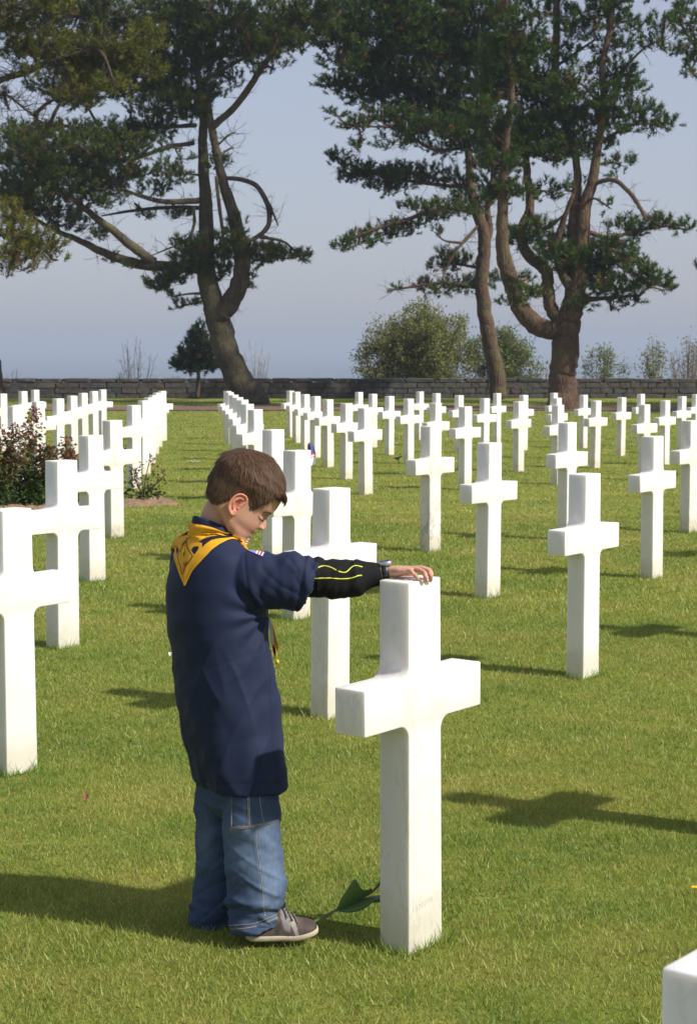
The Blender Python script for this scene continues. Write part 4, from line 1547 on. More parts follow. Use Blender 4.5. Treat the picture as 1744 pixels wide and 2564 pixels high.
# ------------------------------------------------------------------ skin colour
f_, s_, u_ = to_head(BV)
C = np.tile(np.array([0.53, 0.300, 0.205]), (len(BV), 1))
inhead = (np.abs(s_) < .1) & (f_ > -.12) & (f_ < .12) & (u_ > -.09)


def blend(C, m, c):
    m = np.clip(m, 0, 1)[:, None]
    return C * (1 - m) + np.array(c) * m


Sa = np.abs(s_)
ch = inhead * gauss(f_ - .062, .03) * gauss(u_ + .022, .028) * gauss(Sa - .045, .03)
C = blend(C, .55 * ch, (0.56, 0.255, 0.185))
nose = inhead * gauss(f_ - .100, .012) * gauss(u_ - .000, .011) * (Sa < .02)
C = blend(C, .5 * nose, (0.60, 0.27, 0.19))
lip = inhead * (f_ > .072) * (Sa < .023) * np.maximum(gauss(u_ + .0262, .0040), gauss(u_ + .0390, .0046)) * gauss(s_, .020)
C = blend(C, .9 * lip, (0.44, 0.165, 0.135))
mouth = inhead * (f_ > .068) * (Sa < .022) * gauss(u_ + .0325, .0014)
C = blend(C, .8 * mouth, (0.16, 0.06, 0.05))
ear = inhead * (Sa > .0665) * (f_ > -.030) * (f_ < .012) * (u_ > -.028) * (u_ < .045)
C = blend(C, .85 * ear, (0.60, 0.225, 0.160))
lobe = ear * gauss(u_ + .018, .012)
C = blend(C, .6 * lobe, (0.58, 0.29, 0.20))
concha = ear * gauss(f_ - .001, .006) * gauss(u_ - .004, .010)
C = blend(C, .5 * concha, (0.40, 0.12, 0.085))
# brows, lash line, lids
for e in (-1, 1):
    q = s_ * e
    bl = np.interp(q, [.008, .020, .034, .044], [.0375, .0415, .0415, .0345])
    br = inhead * (f_ > .045) * (q > .008) * (q < .046) * gauss(u_ - bl, .0032)
    C = blend(C, .8 * br, (0.10, 0.055, 0.035))
    ll = np.interp(q, [.014, .027, .040, .045], [.0150, .0128, .0140, .0165])
    la = inhead * (f_ > .05) * (q > .013) * (q < .0455) * gauss(u_ - ll, .0016)
    C = blend(C, .92 * la, (0.045, 0.028, 0.020))
    lid = inhead * (f_ > .05) * gauss(q - .029, .014) * gauss(u_ - .022, .008)
    C = blend(C, .4 * lid, (0.45, 0.215, 0.155))
# knuckles and finger tips slightly redder
hd = (BV[:, 0] > knuck[3][0] - .02) & (BV[:, 2] > .95) & (BV[:, 2] < 1.1)
C = blend(C, .35 * hd, (0.58, 0.27, 0.20))
C *= (1 + .05 * pnoise(BV, (90, 90, 90)))[:, None]
fre = inhead * (pnoise(BV, (420, 420, 420), 5) > .55) * gauss(f_ - .06, .04) * gauss(u_ + .0, .03)
C = blend(C, .16 * fre, (0.30, 0.14, 0.08))


def make_skin():
    m, nt, b = material('skin')
    c = vcol(nt)
    nt.links.new(c, b.inputs['Base Color'])
    b.inputs['Roughness'].default_value = 0.52
    b.inputs['Specular IOR Level'].default_value = 0.35
    b.inputs['Subsurface Weight'].default_value = 0.35
    b.inputs['Subsurface Radius'].default_value = (1.0, 0.35, 0.2)
    b.inputs['Subsurface Scale'].default_value = 0.006
    n = tex_noise(nt, coords(nt), 700.0, 3, 0.6)
    bump(nt, b, n, 0.15, 0.001)
    return m


M_skin = make_skin()
body = link('body', np_mesh('body', BV, BF, C), M_skin, boy)

# ------------------------------------------------------------------ hair
HAIR_F = [-.125, -.075, -.060, -.045, -.036, -.030, -.021, -.012, 0, .014, .024, .030, .0335, .038, .0444, .0535, .060, .070, .090, .100]
HAIR_U = [-.048, -.048, -.041, -.030, -.014, -.002, .016, .034, .036, .034, .026, .018, .0150, .024, .0430, .0635, .079, .087, .089, .089]


def hair_line(f):
    return np.interp(f, HAIR_F, HAIR_U)


def head_normal(u, phi):
    e = .002
    p = np.stack(head_surface(u, phi), -1)
    pu = np.stack(head_surface(u + e, phi), -1) - np.stack(head_surface(u - e, phi), -1)
    pp = np.stack(head_surface(u, phi + .02), -1) - np.stack(head_surface(u, phi - .02), -1)
    n = unit(np.cross(pp, pu))
    return p, n


# scalp cap: the hair mass under the strands
ug = np.linspace(-.050, .1508, 110)
pg = np.linspace(-np.pi, np.pi, 200, endpoint=False)
UG, PG = np.meshgrid(ug, pg, indexing='ij')
p, n = head_normal(UG.ravel(), PG.ravel())
ctr = np.array([-.01, 0, .05])
n = np.where(((p - ctr) * n).sum(-1, keepdims=True) < 0, -n, n)
n[UG.ravel() > .149] = np.array([0, 0, 1.0])
inside = p[:, 2] - hair_line(p[:, 0])
thick = .0060 * sstep(.002, .050, inside) + .0001 + .0035 * sstep(.05, .11, inside) * sstep(-.03, .06, p[:, 0])
q = p + n * np.where(inside > 0, thick, -.004)[:, None]
hm = MB()
Fq = rings_faces(len(ug), len(pg))
keep = inside[Fq].max(1) > 0
nape = (1 - sstep(.0, .022, inside)) * (1 - sstep(-.022, -.005, p[:, 0]))
hm.add(HL(q[:, 0], q[:, 1], q[:, 2]), Fq[keep], blend(np.tile(np.array([0.046, 0.027, 0.018]), (len(q), 1)), .8 * nape, (0.36, 0.215, 0.15)))
tp = HL(np.array([-.006]), np.array([0.0]), np.array([.1605]))
nn0 = hm.n
hm.add(tp, np.zeros((0, 3), int), (0.040, 0.024, 0.016))
j = np.arange(len(pg)); b0 = (len(ug) - 1) * len(pg)
hm.F3.append(np.stack([b0 + j, b0 + (j + 1) % len(pg), np.full(len(pg), nn0)], -1))

# strands
NS = 20000
uu = rng.uniform(-.048, .1505, NS * 2)
# more strands where rings are large
pp_ = rng.uniform(-np.pi, np.pi, NS * 2)
p, n = head_normal(uu, pp_)
n = np.where(((p - ctr) * n).sum(-1, keepdims=True) < 0, -n, n)
ins = p[:, 2] - hair_line(p[:, 0])
ok = (ins > .0) & (rng.random(len(ins)) < np.clip(np.abs(head_prof(uu)[2]) / .07, .15, 1))
ok &= (ins > .022) | (p[:, 0] > -.012) | (rng.random(len(ins)) < np.clip(ins / .03, .08, 1))
p, n, ins = p[ok][:NS], n[ok][:NS], ins[ok][:NS]
whorl = np.array([-.088, -.012, .112])
d = p - whorl
d = d - n * (d * n).sum(-1, keepdims=True)
d = unit(d)
grav = np.array([.35, 0, -.95])                      # lies downwards and forwards
gr = grav - n * (n @ grav)[:, None]
front = sstep(.0, .06, p[:, 0]) * sstep(.06, .10, p[:, 2])
dirn = unit(d * 0.75 + gr * (0.55 + .25 * front)[:, None] + rng.normal(0, .16, p.shape))
dirn = unit(dirn - n * ((dirn * n).sum(-1) * .9)[:, None])
ln = np.interp(ins, [0, .01, .04, .09], [.006, .012, .024, .034]) * rng.uniform(.7, 1.2, len(p))
th0 = .0060 * sstep(.002, .050, ins) + .0001 + .0035 * sstep(.05, .11, ins) * sstep(-.03, .06, p[:, 0])
lift = .0008 + .0016 * rng.random(len(p))
pts = []
for t in (0, .35, .7, 1.0):
    x = p + dirn * (ln * t)[:, None] + n * (th0 + lift * (1 - .6 * (t - .5) ** 2) - .0012)[:, None]
    # keep to the skull: pull back strands that fly off over its curve
    r0 = np.linalg.norm(p - ctr, axis=1); r1 = np.linalg.norm(x - ctr, axis=1)
    x = x + (ctr - x) / r1[:, None] * np.clip(r1 - r0 - .013, 0, 1)[:, None] * .8
    x[:, 2] -= .10 * ln * t * t * front * 0
    pts.append(x)
hw = .00055 * rng.uniform(.7, 1.3, len(p))
side = unit(np.cross(dirn, n))
Vh = []
for k, x in enumerate(pts):
    wv = (hw * [1, 1, .8, .15][k])[:, None]
    for sg in (-1, 1):
        y = x + side * wv * sg
        Vh.append(HL(y[:, 0], y[:, 1], y[:, 2]))
Vh = np.stack(Vh, 1)                                  # (n, 8, 3)
nst = len(p)
Fh = (np.arange(nst) * 8)[:, None, None] + np.array([[0, 1, 3, 2], [2, 3, 5, 4], [4, 5, 7, 6]])[None]
sheen = rng.random(nst)
clump = np.array([noise.noise(Vector(v * 90)) for v in p])
hc = np.array([0.066, 0.038, 0.024])[None] * (1 - sheen[:, None]) + np.array([0.175, 0.104, 0.064])[None] * sheen[:, None]
hc = hc * (1 + .28 * clump)[:, None]
hm.add(Vh.reshape(-1, 3), Fh.reshape(-1, 4), np.repeat(hc, 8, axis=0))
# fringe hanging past the forehead
NF = 900
sf = rng.uniform(-.062, .062, NF)
rowu = rng.uniform(.086, .112, NF)
fr0, bk0, w0 = head_prof(rowu)
f0 = np.where(np.abs(sf) < w0 * .98, -.012 + (fr0 + .012) * np.clip(1 - (np.abs(sf) / w0) ** 2.25, 0, 1) ** (1 / 2.25), .0) + .008
tipu = .080 + .16 * np.abs(sf) + rng.normal(0, .0035, NF) + .007 * np.sin(sf * 160)
tipf = np.interp(np.abs(sf), [0, .03, .05, .064], [.0985, .090, .073, .056]) + .0045 + rng.normal(0, .0015, NF)
P0 = np.stack([f0, sf, rowu], -1)
P2 = np.stack([tipf, sf * .98 + rng.normal(0, .003, NF), tipu], -1)
P1 = .5 * (P0 + P2); P1[:, 0] += .0052; P1[:, 2] += .001
Vf = []
for k, x in enumerate((P0, P1, P2)):
    wv = .0010 * [1, 1, .15][k]
    for sg in (-1, 1):
        y = x + np.array([0, 1, 0.25]) * wv * sg
        Vf.append(HL(y[:, 0], y[:, 1], y[:, 2]))
Vf = np.stack(Vf, 1)
Ff = (np.arange(NF) * 6)[:, None, None] + np.array([[0, 1, 3, 2], [2, 3, 5, 4]])[None]
hc = np.array([0.050, 0.030, 0.020])[None] + rng.random((NF, 1)) * np.array([0.085, 0.052, 0.032])
hm.add(Vf.reshape(-1, 3), Ff.reshape(-1, 4), np.repeat(hc, 6, axis=0))
M_hair = make_vcol('brown_hair', 0.6, 0.18)
link('hair', hm.mesh('hair'), M_hair, boy)

# eyelashes
el = MB()
for e in (-1, 1):
    qq = np.linspace(.016, .044, 16)
    ll = np.interp(qq, [.014, .027, .040, .045], [.0150, .0128, .0140, .0165])
    lo = []
    for a_, b_ in zip(qq, ll):
        # front of the lid at this place
        phs = np.linspace(-1.5, 1.5, 400)
        ff, ss, _ = head_surface(np.full(400, b_), phs)
        lo.append(np.interp(e * a_, ss, ff))
    lo = np.array(lo)
    P0 = HL(lo - .0005, e * qq, ll); P1 = HL(lo + .0045, e * (qq + .0006), ll - .0028)
    segs(el, P0, P1, .0005, .0002, (0.03, 0.02, 0.015))
link('eyelashes', el.mesh('eyelashes'), M_hair, boy)['kind'] = 'stuff'

# ------------------------------------------------------------------ shirt
SH = [(1200, 448, 514, .055), (1212, 432, 530, .076), (1224, 419, 543, .098), (1237, 408, 556, .120), (1250, 400, 568, .137), (1270, 392, 582, .148), (1295, 384, 590, .154), (1330, 377, 600, .157),
      (1400, 377, 608, .158), (1490, 391, 614, .157), (1560, 397, 625, .156), (1660, 411, 640, .156), (1720, 426, 648, .163), (1787, 441, 655, .170)]


def shirt_section(y):
    ys = [r_[0] for r_ in SH]
    xl, xr, b_ = (np.interp(y, ys, [r_[k] for r_ in SH]) for k in (1, 2, 3))
    c = D((xl + xr) / 2, y, YB)
    H = (xr - xl) / 2 / DPX * YB
    a = math.sqrt(max(H * H - (b_ * math.sin(PSI)) ** 2, 1e-4)) / math.cos(PSI)
    return c, a, b_


smb = MB()
rs = []
for y in np.linspace(1200, 1776, 70):
    c, a, b_ = shirt_section(y)
    rs.append(ring(c, FV, RV, a, b_, 72, 2.15))
c, a, b_ = shirt_section(1774)
rs.append(ring(c + np.array([0, 0, -.004]), FV, RV, a - .008, b_ - .008, 72, 2.15))
rs.append(ring(c + np.array([0, 0, .03]), FV, RV, a - .014, b_ - .014, 72, 2.15))
add_loft(smb, rs)


def sleeve(mb, P, rad, skew, ns=40, inner=True):
    """P path points, rad (n,2), closed with a recess at the end"""
    Q = catmull(np.array(P), 24)
    rr = np.stack([np.interp(np.linspace(0, 1, 24), np.linspace(0, 1, len(rad)), [r_[k] for r_ in rad]) for k in (0, 1)], 1)
    V, F, _ = tube(Q, rr, ns, False)
    V = V.reshape(24, ns, 3)
    T = unit(Q[-1] - Q[-4])
    for k in range(24):
        t = (k / 23.0) ** 2
        V[k] = V[k] + T * ((V[k] - Q[k]) @ np.array([0, 0, 1.0]) * skew * t)[:, None]
    last = V[-1]
    c = last.mean(0)
    rings2 = [V[k] for k in range(24)] + [c + (last - c) * .90, c + (last - c) * .86 - T * .05]
    add_loft(mb, rings2)


sleeve(smb, [D(530, 1318, 4.865), D(565, 1318, 4.825), D(640, 1320, 4.812), D(703, 1329, 4.815)], [(.070, .082), (.066, .081), (.058, .0735), (.055, .0715)], .21)
sleeve(smb, [LS + RV * .03, LS - RV * .015 + np.array([0, 0, -.02]), LS - RV * .028 + np.array([0, 0, -.10]), LS - RV * .034 + FV * .01 + np.array([0, 0, -.155])], [(.06, .07), (.062, .07), (.058, .068), (.058, .066)], 0)
SV, SF, SN = remesh(smb, 0.0040, 2)
px = to_px(SV)
X_, Y_ = px[:, 0], px[:, 1]
near = (SN @ np.array([0, -1.0, 0.1])) > -0.2
sl = sstep(560, 610, X_) * (Y_ < 1400) * (SV[:, 1] < 4.89)          # sleeve mask
body_m = 1 - sl
low = sstep(1450, 1780, Y_)
# long soft folds: diagonal from the armpit, vertical drapes towards the hem
ang = np.arctan2((SV - D(500, 1400, YB)) @ RV, (SV - D(500, 1400, YB)) @ FV)
t1 = (X_ * .62 + Y_ * .78) ; t2 = (X_ * -.78 + Y_ * .62)
z0 = np.zeros(len(SV))
def n2(a, b, c=0.0):
    return np.array([noise.noise(Vector((i, j, k))) for i, j, k in zip(a, b, z0 + c)])
fold1 = n2(t1 / 46, t2 / 210, 1.0)
fold2 = n2((ang * 2.6 + Y_ / 420), Y_ / 300, 7.0)
fold3 = n2(X_ / 30, Y_ / 30, 3.0)
disp = body_m * (0.0045 * fold1 * (0.35 + .65 * sstep(1280, 1420, Y_)) + 0.0075 * fold2 * (0.15 + .85 * low) + 0.0008 * fold3)
def ridge(n):
    return np.clip(1 - np.abs(n) * 2.6, 0, 1) ** 2
c1 = ridge(n2((X_ * .9 + Y_ * .42) / 62, (Y_ * .9 - X_ * .42) / 400, 21.0)); c2 = ridge(n2((X_ * .9 - Y_ * .35) / 58, (Y_ * .9 + X_ * .35) / 380, 33.0)); c3_ = ridge(n2((X_ * .5 + Y_) / 52, (X_ - .5 * Y_) / 190, 41.0))
disp += body_m * (.0042 * c1 * sstep(1330, 1480, Y_) + .0045 * c2 * sstep(1420, 1600, Y_) - .0012 * c3_ * gauss(Y_ - 1560, 170))
disp += sl * (.0045 * ridge(n2((X_ * .85 + Y_ * .5) / 44, (Y_ * .85 - X_ * .5) / 150, 51.0)) - .0035 * ridge(n2((X_ * .6 - Y_ * .8) / 40, (X_ * .8 + Y_ * .6) / 120, 61.0)))
# armpit radiating creases
ax, ay = 606, 1396
rad_ = np.hypot(X_ - ax, Y_ - ay); th_ = np.arctan2(Y_ - ay, X_ - ax)
disp += body_m * 0.0045 * np.sin(th_ * 11) * gauss(rad_ - 40, 60) * (X_ < ax + 6)
disp += sl * (0.0060 * n2((X_ * .9 + Y_ * .45) / 30, (Y_ * .9 - X_ * .45) / 120, 4.0) + 0.0035 * n2(X_ / 22, Y_ / 60, 9.0))
disp += sl * near * 0.010 * gauss(np.hypot(X_ - 665, Y_ - 1275), 26) - sl * near * .004 * gauss((X_ - 610) + .75 * (Y_ - 1300), 14) * gauss(Y_ - 1310, 45)
# seams
def poly_dist(pts):
    pts = np.array(pts)
    d = np.full(len(SV), 1e9)
    for p0, p1 in zip(pts[:-1], pts[1:]):
        v = p1 - p0
        t = np.clip(((px - p0) @ v) / (v @ v), 0, 1)
        d = np.minimum(d, np.linalg.norm(px - p0 - t[:, None] * v, axis=1))
    return d
arm_seam = poly_dist([(557, 1240), (556, 1275), (560, 1315), (567, 1348), (580, 1374), (604, 1396)])
cuff_seam = poly_dist([(694, 1268), (684, 1320), (670, 1390)])
side_seam = poly_dist([(604, 1396), (606, 1450), (608, 1520), (612, 1600), (618, 1680), (628, 1780)])
fm_ = near.astype(float)
disp -= fm_ * (.0022 * gauss(arm_seam, 3.0) + .0022 * gauss(cuff_seam, 2.4) + .0018 * gauss(side_seam, 3))
disp += fm_ * .0030 * sstep(0, 7, np.where(X_ > 690, cuff_seam, 0)) * sl
hem_line = poly_dist([(430, 1772), (520, 1780), (652, 1772)])
disp -= fm_ * .0010 * gauss(hem_line, 2)
SV2 = SV + SN * disp[:, None]
SV2[:, 2] += body_m * .0045 * n2(ang * 2.2, z0, 71.0) * sstep(1755, 1785, Y_)
C = np.tile(np.array([0.0105, 0.0175, 0.049]), (len(SV), 1))
C *= (1 + .10 * n2(X_ / 55, Y_ / 55, 2.0) + .06 * n2(X_ / 9, Y_ / 14, 5.0))[:, None]
C *= (1 - fm_ * (.55 * gauss(arm_seam, 2.0) + .45 * gauss(cuff_seam, 1.8) + .25 * gauss(hem_line, 1.5) + .3 * gauss(side_seam, 1.6)))[:, None]
M_shirt = make_vcol('navy_twill', 0.75, 0.25, bumps=0.25)
M_shirt.node_tree.nodes['Principled BSDF'].inputs['Sheen Weight'].default_value = 0.06
M_shirt.node_tree.nodes['Principled BSDF'].inputs['Sheen Roughness'].default_value = 0.4
shirt = link('shirt', np_mesh('shirt', SV2, SF, C), M_shirt, boy)
SB = bvh_of(SV2, SF)

# collar: a stand-up band round the neck, lower in front
cm_ = MB()
nk = D(486, 1196, YB)
def collar_ring(rf, rl, dz, tilt=0.44, out=0.0):
    th = np.linspace(0, 2 * np.pi, 64, endpoint=False)
    P = nk + np.cos(th)[:, None] * FV * rf + np.sin(th)[:, None] * RV * rl
    P[:, 2] += dz - (np.cos(th) * rf) * tilt
    return P
rs = [collar_ring(.062, .066, -.045), collar_ring(.060, .064, -.012), collar_ring(.0575, .060, .004), collar_ring(.0545, .0565, .009), collar_ring(.051, .053, .006), collar_ring(.050, .052, -.045)]
V = np.concatenate(rs)
cm_.add(V, rings_faces(len(rs), 64), (0.0105, 0.0175, 0.049))
link('collar', cm_.mesh('collar'), M_shirt, shirt)

# flag patch on the sleeve head
c7 = crop((440, 1280, 720, 1480), 1581)
fl = c7([(1030, 512), (1270, 582), (1232, 652), (1012, 562)])
pm = MB()
nu, nv = 40, 22
UU, VV = np.meshgrid(np.linspace(0, 1, nu + 1), np.linspace(0, 1, nv + 1))
q = np.array(fl)
G2 = (q[0] * ((1 - UU) * (1 - VV))[..., None] + q[1] * (UU * (1 - VV))[..., None] + q[2] * (UU * VV)[..., None] + q[3] * ((1 - UU) * VV)[..., None]).reshape(-1, 2)
PP = []
for x, y in G2:
    h, n = cam_hit(SB, x, y)
    PP.append(h + n * .0016)
PP = np.array(PP)
nq = rings_faces(nv + 1, nu + 1, False)
cu = UU.ravel(); cvv = VV.ravel()
fc = np.where(((cvv * 0.999 - .10) / .8 * 7).astype(int)[:, None] % 2 == 0, [[0.42, 0.03, 0.05]], [[0.75, 0.73, 0.70]])
# stripes run along the patch; canton at its left half
can = (cu < .52) & (cu > .06)
fc[can] = np.array([0.16, 0.17, 0.42])
star = can & (np.sin(cu * 90) * np.sin(cvv * 24) > .45)
fc[star] = (0.6, 0.6, 0.68)
strip = (cu >= .52)
fc[strip] = np.where((((cu[strip] - .52) / .42 * 5).astype(int) % 2 == 0)[:, None], [[0.72, 0.70, 0.68]], [[0.42, 0.03, 0.06]])
border = (cu < .05) | (cu > .95) | (cvv < .10) | (cvv > .90)
fc[border] = np.array([0.055, 0.05, 0.30])
pm.add(PP, nq, fc)
M_cloth = make_vcol('printed_cloth', 0.8, 0.2, bumps=0.2)
link('flag_patch', pm.mesh('flag_patch'), M_cloth, shirt)


# ------------------------------------------------------------------ kerchief
CL = [(135, 1055), (112, 905), (128, 700), (150, 540), (165, 420), (188, 300), (222, 190), (500, 228), (740, 330), (905, 418)]
RL_ = [(135, 1056), (230, 860), (350, 720), (430, 635), (500, 560), (570, 505), (640, 460), (770, 402), (880, 412), (930, 436)]
NT, NV = 150, 60
ct = catmull(np.array(c7(CL)), NT); rt = catmull(np.array(c7(RL_)), NT)
mb_b = MB()
mb_b.add(SV2, SF)
cv_ = np.concatenate(rs)
SCB = bvh_of(np.vstack([SV2, cv_]), [tuple(f) for f in SF] + [tuple(f + len(SV2)) for f in rings_faces(len(rs), 64)])
mid_h = np.array([cam_hit(SCB, *ct[int(q * NT)])[0] for q in (.1, .25, .4)]).mean(0)
tip_h = cam_hit(SCB, *ct[1])[0]
back = .7 * tip_h + .3 * mid_h - nk; back[2] = 0; back = unit(back)
lat_k = np.array([math.sin(R(42)), -math.cos(R(42)), 0.0])
if lat_k @ np.array([0, -1.0, 0]) < 0: lat_k = -lat_k      # towards the camera
GP = np.zeros((NT, NV, 3)); GX = np.zeros((NT, NV, 2))
topd = np.zeros((NT, NV))
for i in range(NT):
    for j in range(NV):
        v = j / (NV - 1)
        x, y = ct[i] * (1 - v) + rt[i] * v
        h, n = cam_hit(SCB, x, y)
        GP[i, j] = h + unit(n + np.array([0, -.15, .1])) * .0035
        GX[i, j] = (x, y)
# smooth the cloth a little, then the soft roll along its upper edge
for _ in range(6):
    Q = GP.copy()
    Q[1:-1, 1:-1] = (GP[1:-1, 1:-1] * 2 + GP[:-2, 1:-1] + GP[2:, 1:-1] + GP[1:-1, :-2] + GP[1:-1, 2:]) / 6
    GP = Q
tt_ = np.linspace(0, 1, NT)[:, None]; vv_ = np.linspace(0, 1, NV)[None]
outw = GP - (nk + np.array([0, 0, -.03])); outw[..., 2] = np.abs(outw[..., 2]) * .4
outw = unit(outw)
roll = .016 * sstep(.46, .60, tt_) * np.sin(np.clip((vv_ + .10) / .66, 0, 1) * np.pi) * (1 - .55 * sstep(.72, 1.0, tt_))
roll = roll + .004 * np.sin(np.clip(tt_ / .5, 0, 1) * np.pi) * gauss(vv_ - .25, .25)
GP = GP + outw * roll[..., None]
kx = GX.reshape(-1, 2)


def in_poly(P, poly):
    poly = np.asarray(poly); c = np.zeros(len(P), bool)
    for (x0, y0), (x1, y1) in zip(poly, np.roll(poly, -1, 0)):
        m = ((y0 > P[:, 1]) != (y1 > P[:, 1])) & (P[:, 0] < (x1 - x0) * (P[:, 1] - y0) / (y1 - y0 + 1e-12) + x0)
        c ^= m
    return c


def line_dist(P, pts):
    pts = np.asarray(pts); d = np.full(len(P), 1e9)
    for p0, p1 in zip(pts[:-1], pts[1:]):
        v = p1 - p0
        t = np.clip(((P - p0) @ v) / (v @ v), 0, 1)
        d = np.minimum(d, np.linalg.norm(P - p0 - t[:, None] * v, axis=1))
    return d


KC = np.tile(np.array([0.68, 0.345, 0.020]), (len(kx), 1))
dark = np.array([0.016, 0.014, 0.022])
stripe = in_poly(kx, c7([(330, 442), (400, 398), (480, 372), (600, 352), (745, 322), (800, 378), (700, 390), (600, 398), (510, 420), (440, 465), (382, 520), (378, 462)]))
hexa = in_poly(kx, c7([(240, 560), (268, 510), (332, 500), (335, 540), (280, 622), (268, 615)]))
dl = line_dist(kx, c7([(165, 425), (178, 500), (215, 570), (256, 645), (200, 735), (150, 800), (135, 860), (110, 900)]))
KC[stripe | hexa] = dark
KC = blend(KC, gauss(dl, 1.35), dark)
fig = in_poly(kx, c7([(120, 545), (150, 540), (152, 620), (128, 670), (108, 700), (104, 650), (118, 600)])) & (np.sin(kx[:, 0] * 2.6) * np.sin(kx[:, 1] * 1.9) > -.35)
KC = blend(KC, .8 * fig, dark)
fig2 = in_poly(kx, c7([(88, 800), (118, 795), (122, 845), (100, 850)]))
KC = blend(KC, .7 * fig2, dark)
KC = KC * (1 + .08 * np.array([noise.noise(Vector((x / 12, y / 12, 0))) for x, y in kx]))[:, None]
nGm = NT * NV
base = GP.reshape(-1, 3)
latc = GP[:, 0] @ lat_k                       # lateral place of the centre line, then of the neck
i0 = int(NT * .62)
latc[i0:] = latc[i0] + (nk @ lat_k - latc[i0]) * sstep(0, .30, (np.arange(i0, NT) - i0) / NT)
mir = (GP - 2 * ((GP @ lat_k) - latc[:, None])[..., None] * lat_k).reshape(-1, 3)
# the far half lies on the cloth of the back as well
rl_ = (roll + 0 * vv_).reshape(-1)
vw = np.tile(np.linspace(0, 1, NV), NT)
for q in range(len(mir)):
    h, n, _i, _d = SCB.find_nearest(Vector(mir[q]))
    h = np.array(h); n = np.array(n)
    if n @ (mir[q] - (nk - np.array([0, 0, .1]))) < 0: n = -n
    k_ = max(min(1.0, vw[q] * 6), min(1.0, max(0.0, (q // NV - 56) / 14.0)))
    mir[q] = mir[q] * (1 - k_) + (h + n * (.004 + .35 * rl_[q])) * k_
Fk = rings_faces(NT, NV, False)
km = MB()
km.add(base, Fk, KC)
km.add(mir, Fk[:, ::-1], KC)
ke = km.mesh('kerchief')
ker = link('kerchief', ke, M_cloth, boy)
KB = bvh_of(base, Fk)
sol = ker.modifiers.new('thickness', 'SOLIDIFY'); sol.thickness = .0022; sol.offset = -1
# lettering under the emblem
tmx = text_mesh('SCOUTS', 1.0)
tv = np.array([v.co for v in tmx.vertices]); tf = [tuple(p_.vertices) for p_ in tmx.polygons]
tx = (tv[:, 0] - tv[:, 0].min()) / np.ptp(tv[:, 0]); ty = (tv[:, 1] - tv[:, 1].min()) / np.ptp(tv[:, 1])
a0, a1 = np.array(c7([(66, 776), (170, 752)]))
upx = np.array(c7([(60, 735), (66, 776)])); upx = upx[0] - upx[1]
lp = a0 + (a1 - a0) * tx[:, None] + upx * ty[:, None]
P = []
for x, y in lp:
    h, n = KB.ray_cast(Vector((0, 0, CAM_H)), Vector(ray(x * DS, y * DS)).normalized())[:2]
    if h is None: h, n = KB.find_nearest(Vector(D(x, y, YB - .1)))[:2]
    P.append(np.array(h) + unit(np.array([-.3, -.9, .1])) * .0008)
tmx.vertices.foreach_set('co', np.array(P, dtype=np.float32).ravel())
set_col(tmx, np.tile(dark, (len(tv), 1)))
link('lettering', tmx, M_cloth, ker)
# the two ends running down the chest to the slide, and the tails below it
fr_mb = MB()
endR = GP[-4, NV // 2]; endL = mir.reshape(NT, NV, 3)[-4, NV // 2]
c_, a_, b_ = shirt_section(1300)
knot = c_ + FV * (a_ + .012)
for e_ in (endR, endL):
    m_ = .5 * (e_ + knot) + FV * .010 - upw * .02
    Q = catmull(np.array([e_ - upw * .004, m_, knot]), 20)
    add_tube(fr_mb, Q, np.linspace(.009, .008, 20), 12, (0.68, 0.345, 0.020))
link('rolled_end', fr_mb.mesh('rolled_end'), M_cloth, ker)
wg = MB()
add_tube(wg, np.array([knot + upw * .016, knot - upw * .016]), .015, 16, (0.45, 0.33, 0.10))
link('slide', wg.mesh('slide'), M_cloth, ker)
c3 = crop((620, 1520, 760, 1700), 1581)


def slab(mb, poly, Yd, thick, col):
    P = np.array([D(x, y, Yd) for x, y in poly])
    n = len(P)
    off = np.array([0, thick, 0])
    V = np.vstack([P, P + off])
    mb.add(V, np.zeros((0, 3), int), col)
    b0 = mb.n - 2 * n
    j = np.arange(n)
    mb.F4.append(np.stack([j, (j + 1) % n, n + (j + 1) % n, n + j], -1) + b0)
    c0 = mb.n
    mb.add(np.vstack([P.mean(0), (P + off).mean(0)]), np.zeros((0, 3), int), col)
    mb.F3.append(np.stack([b0 + (j + 1) % n, b0 + j, np.full(n, c0)], -1))
    mb.F3.append(np.stack([b0 + n + j, b0 + n + (j + 1) % n, np.full(n, c0 + 1)], -1))


